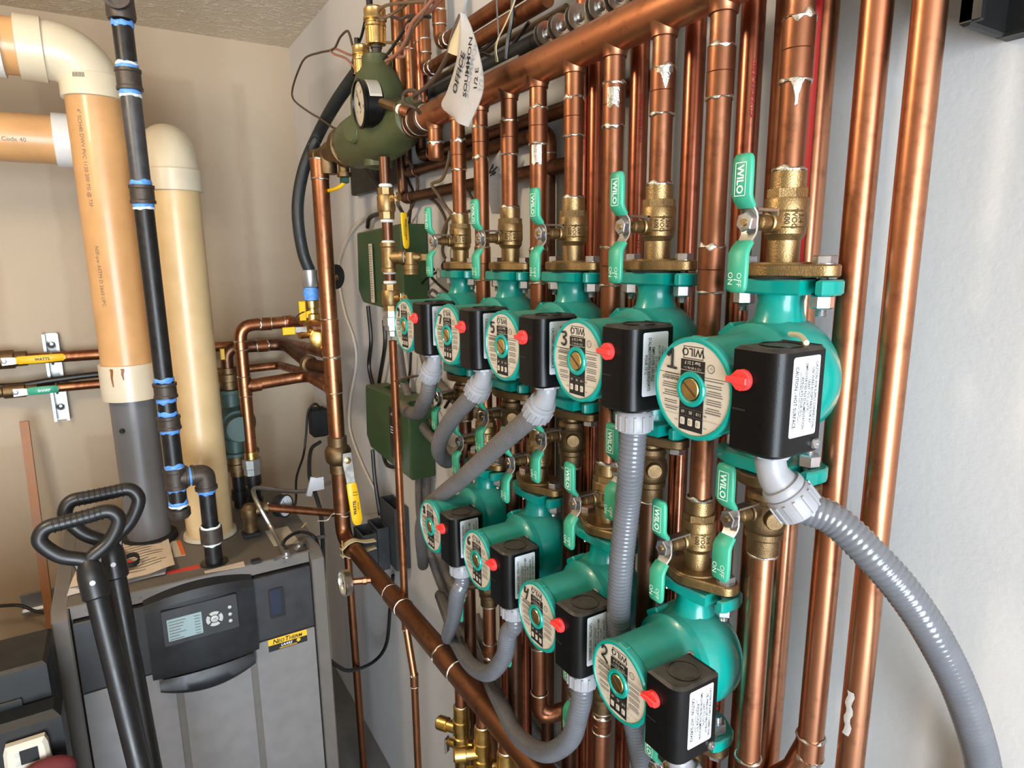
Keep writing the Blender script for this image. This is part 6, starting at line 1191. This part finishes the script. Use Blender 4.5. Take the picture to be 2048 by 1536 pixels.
for P, r, la in (([(0.5400, 0.9002, 1.9900), (0.5400, 0.8938, 2.0146), (0.5400, 0.8832, 2.0389), (0.5400, 0.8784, 2.0708)], .0032, 'black wire rising behind the cream ribbon'), ([(0.5800, 1.0447, 2.0382), (0.5800, 1.0022, 2.0231), (0.5800, 0.9666, 2.0219), (0.5800, 0.9238, 2.0356), (0.5800, 0.8979, 2.0461)], .0028, 'dark wire sagging above the black insulated pipe'), ([(0.5600, 1.0343, 2.0391), (0.5600, 1.0033, 2.0328), (0.5600, 0.9750, 2.0360), (0.5600, 0.9510, 2.0399)], .0028, 'dark wire under the upper copper pipes beside the tag')): wire(la, P, r, 'wireb', group='loose wires')
# ---------------------------------------------------------------- room, lamps, camera
XL, YF, YB, XR, ZC = -1.75, -2.1, 2.53, .62, 2.43
def wallmat(name, c, mud, axis, bands, amt=.8, bmp=.12):
    m, nt, b = base(name); tc = nt.nodes.new('ShaderNodeTexCoord'); sp = nt.nodes.new('ShaderNodeSeparateXYZ'); nt.links.new(tc.outputs['Object'], sp.inputs[0])
    f = noise(nt, 3.5, 5, .6); wob = noise(nt, 7, 4, .6); tot = None
    for ax, c0, w in bands:            # taped joints: a strip of joint compound centred on c0
        a = nd(nt, 'ShaderNodeMath', operation='SUBTRACT'); nt.links.new(sp.outputs[ax], a.inputs[0]); a.inputs[1].default_value = c0
        d = nd(nt, 'ShaderNodeMath', operation='ABSOLUTE'); nt.links.new(a.outputs[0], d.inputs[0])
        e = nd(nt, 'ShaderNodeMath', operation='MULTIPLY_ADD'); nt.links.new(wob, e.inputs[0]); e.inputs[1].default_value = .05; nt.links.new(d.outputs[0], e.inputs[2])
        q = ramp(nt, e.outputs[0], w+.025, w+.045, 1, 0)
        if tot is None: tot = q
        else:
            x = nd(nt, 'ShaderNodeMath', operation='MAXIMUM'); nt.links.new(tot, x.inputs[0]); nt.links.new(q, x.inputs[1]); tot = x.outputs[0]
    k = lin(c); o = mix(nt, ramp(nt, f, .3, .7), tuple(v*.93 for v in k), tuple(min(1, v*1.05) for v in k))
    if tot is not None:
        mm = nd(nt, 'ShaderNodeMath', operation='MULTIPLY'); nt.links.new(tot, mm.inputs[0]); mm.inputs[1].default_value = amt
        o = mix(nt, mm.outputs[0], o, lin(mud))
    nt.links.new(o, b.inputs['Base Color']); b.inputs['Roughness'].default_value = .75; bump(nt, b, noise(nt, 160, 3), bmp, .002); return m
M['wr'] = wallmat('white_primer_drywall', (210, 208, 207), (224, 221, 217), 1, [(1, 2.42, .10), (2, 2.36, .10), (1, 1.22, .06)], .7)
M['wb'] = wallmat('taped_drywall', (180, 160, 136), (194, 176, 152), 0, [(0, .56, .09), (2, 2.40, .10), (2, 1.22, .09), (0, -.22, .07), (0, .36, .05)], .6)
M['wl'] = wallmat('tan_far_drywall', (150, 130, 108), (168, 150, 128), 1, [(1, .2, .06), (2, 1.22, .09)], .6)
M['floor'] = mk('grey_concrete', (120, 116, 110), .8, 0., .15, 6, .2, 60)
m, nt, b = base('stippled_ceiling'); tc = nt.nodes.new('ShaderNodeTexCoord')
vn = nd(nt, 'ShaderNodeTexVoronoi', Scale=22., feature='DISTANCE_TO_EDGE'); wn = nd(nt, 'ShaderNodeTexNoise', Scale=9., Detail=4.); mx = nd(nt, 'ShaderNodeMix', data_type='RGBA'); mx.inputs[0].default_value = .22
nt.links.new(tc.outputs['Object'], wn.inputs['Vector']); nt.links.new(tc.outputs['Object'], mx.inputs[6]); nt.links.new(wn.outputs['Color'], mx.inputs[7]); nt.links.new(mx.outputs[2], vn.inputs['Vector'])
rg = ramp(nt, vn.outputs['Distance'], 0., .09, 1, 0); g2_ = noise(nt, 38, 4); ml = nd(nt, 'ShaderNodeMath', operation='MULTIPLY'); nt.links.new(rg, ml.inputs[0]); nt.links.new(ramp(nt, g2_, .35, .6), ml.inputs[1])
nt.links.new(mix(nt, ml.outputs[0], lin((214, 200, 178)), lin((240, 230, 212))), b.inputs['Base Color']); b.inputs['Roughness'].default_value = .8; bump(nt, b, ml.outputs[0], .6, .006); M['ceil'] = m
m, nt, b = base('clear_window_glass'); tr = nt.nodes.new('ShaderNodeBsdfTransparent'); gl = nd(nt, 'ShaderNodeBsdfGlossy', Roughness=.02); ms = nt.nodes.new('ShaderNodeMixShader'); ms.inputs[0].default_value = .06
nt.links.new(tr.outputs[0], ms.inputs[1]); nt.links.new(gl.outputs[0], ms.inputs[2]); nt.links.new(ms.outputs[0], nt.nodes['Material Output'].inputs[0]); M['pane'] = m
M['white'] = mk('white_paint', (224, 222, 216), .5)
T = .1
struct('floor', MB().box((XL-T, YF-T, -T), (XR+T, YB+T, 0)), 'floor')
struct('ceiling', MB().box((XL-T, YF-T, ZC), (XR+T, YB+T, ZC+T)), 'ceil')
struct('wall_right', MB().box((XR, YF-T, 0), (XR+T, YB+T, ZC)), 'wr')
struct('wall_left', MB().box((XL-T, YF-T, 0), (XL, YB+T, ZC)), 'wl')
struct('wall_back', MB().box((XL, YB, 0), (XR, YB+T, ZC)), 'wb')
WX0, WX1, WZ0, WZ1 = -1.45, .30, .06, 2.15
b = MB()
for lo, hi in (((XL, YF-T, 0), (WX0, YF, ZC)), ((WX1, YF-T, 0), (XR, YF, ZC)), ((WX0, YF-T, 0), (WX1, YF, WZ0)), ((WX0, YF-T, WZ1), (WX1, YF, ZC))): b.box(lo, hi)
struct('wall_front', b, 'wl')
b = MB(); f = .05
for x0, x1, z0, z1 in ((WX0, WX1, WZ0, WZ0+f), (WX0, WX1, WZ1-f, WZ1), (WX0, WX0+f, WZ0+f, WZ1-f), (WX1-f, WX1, WZ0+f, WZ1-f), ((WX0+WX1)/2-.02, (WX0+WX1)/2+.02, WZ0+f, WZ1-f)): b.box((x0, YF-.07, z0), (x1, YF-.01, z1), 0, .003)
w = struct('window_1', b, 'white')
MB().box((WX0+f, YF-.045, WZ0+f), (WX1-f, YF-.040, WZ1-f)).build('window_pane', 'pane', w)
def area(name, loc, rot, sx, sy, e, col):
    l = bpy.data.lights.new(name, 'AREA'); l.shape = 'RECTANGLE'; l.size = sx; l.size_y = sy; l.energy = e; l.color = col
    o = bpy.data.objects.new(name, l); COL.objects.link(o); o.location = loc; o.rotation_euler = rot; return o
area('daylight', ((WX0+WX1)/2, YF-.16, (WZ0+WZ1)/2), (pi/2, 0, 0), WX1-WX0-.1, WZ1-WZ0-.1, 300, (.80, .90, 1.))
LX, LY = -.62, 1.05
cl = thing('ceiling_light', 'round white ceiling lamp in the middle of the room', 'lamp', (LX, LY, ZC))
b = MB(); b.lathe([(.15, 0), (.15, -.012), (.14, -.016), (.0, -.016)], (LX, LY, ZC), (0, 0, 1), 32, 0, False); b.build('fitting', 'white', cl)
M['lamp'] = mk('lamp_diffuser', (255, 226, 184), .5, emit=(255, 218, 168), estr=4)
b = MB(); b.lathe([(.13, -.016), (.125, -.04), (.09, -.06), (.04, -.068), (0, -.07)], (LX, LY, ZC), (0, 0, 1), 32, 0, False); b.build('diffuser', 'lamp', cl)
l = bpy.data.lights.new('lamp_light', 'POINT'); l.energy = 34; l.color = (1., .82, .60); l.shadow_soft_size = .10; o = bpy.data.objects.new('lamp_light', l); COL.objects.link(o); o.location = (LX, LY, ZC-.22)
wd = bpy.data.worlds.new('daylight_sky'); sc.world = wd; wd.use_nodes = True; nt = wd.node_tree; bg = nt.nodes['Background']
bg.inputs[0].default_value = (.62, .74, .9, 1); bg.inputs[1].default_value = .8
Fpx, RT, UP, FW = (1294.1705279992739, [0.854514, -0.519327, -0.010263], [0.109742, 0.16119, 0.980803], [0.507703, 0.839236, -0.194732])
cam = bpy.data.cameras.new('camera'); co = bpy.data.objects.new('camera', cam); COL.objects.link(co)
cam.sensor_fit = 'HORIZONTAL'; cam.sensor_width = 36; cam.lens = Fpx/2048*36; cam.clip_start = .02
R = Matrix((V(RT), V(UP), -V(FW))).transposed().to_4x4(); co.matrix_world = Matrix.Translation((0, 0, H)) @ R
sc.camera = co
sc.view_settings.view_transform = 'Standard'; sc.view_settings.look = 'None'; sc.view_settings.exposure = -.38; sc.view_settings.gamma = 1.
sc.cycles.max_bounces = 10; sc.cycles.diffuse_bounces = 5; sc.cycles.glossy_bounces = 5; sc.cycles.caustics_reflective = False; sc.cycles.sample_clamp_indirect = 6
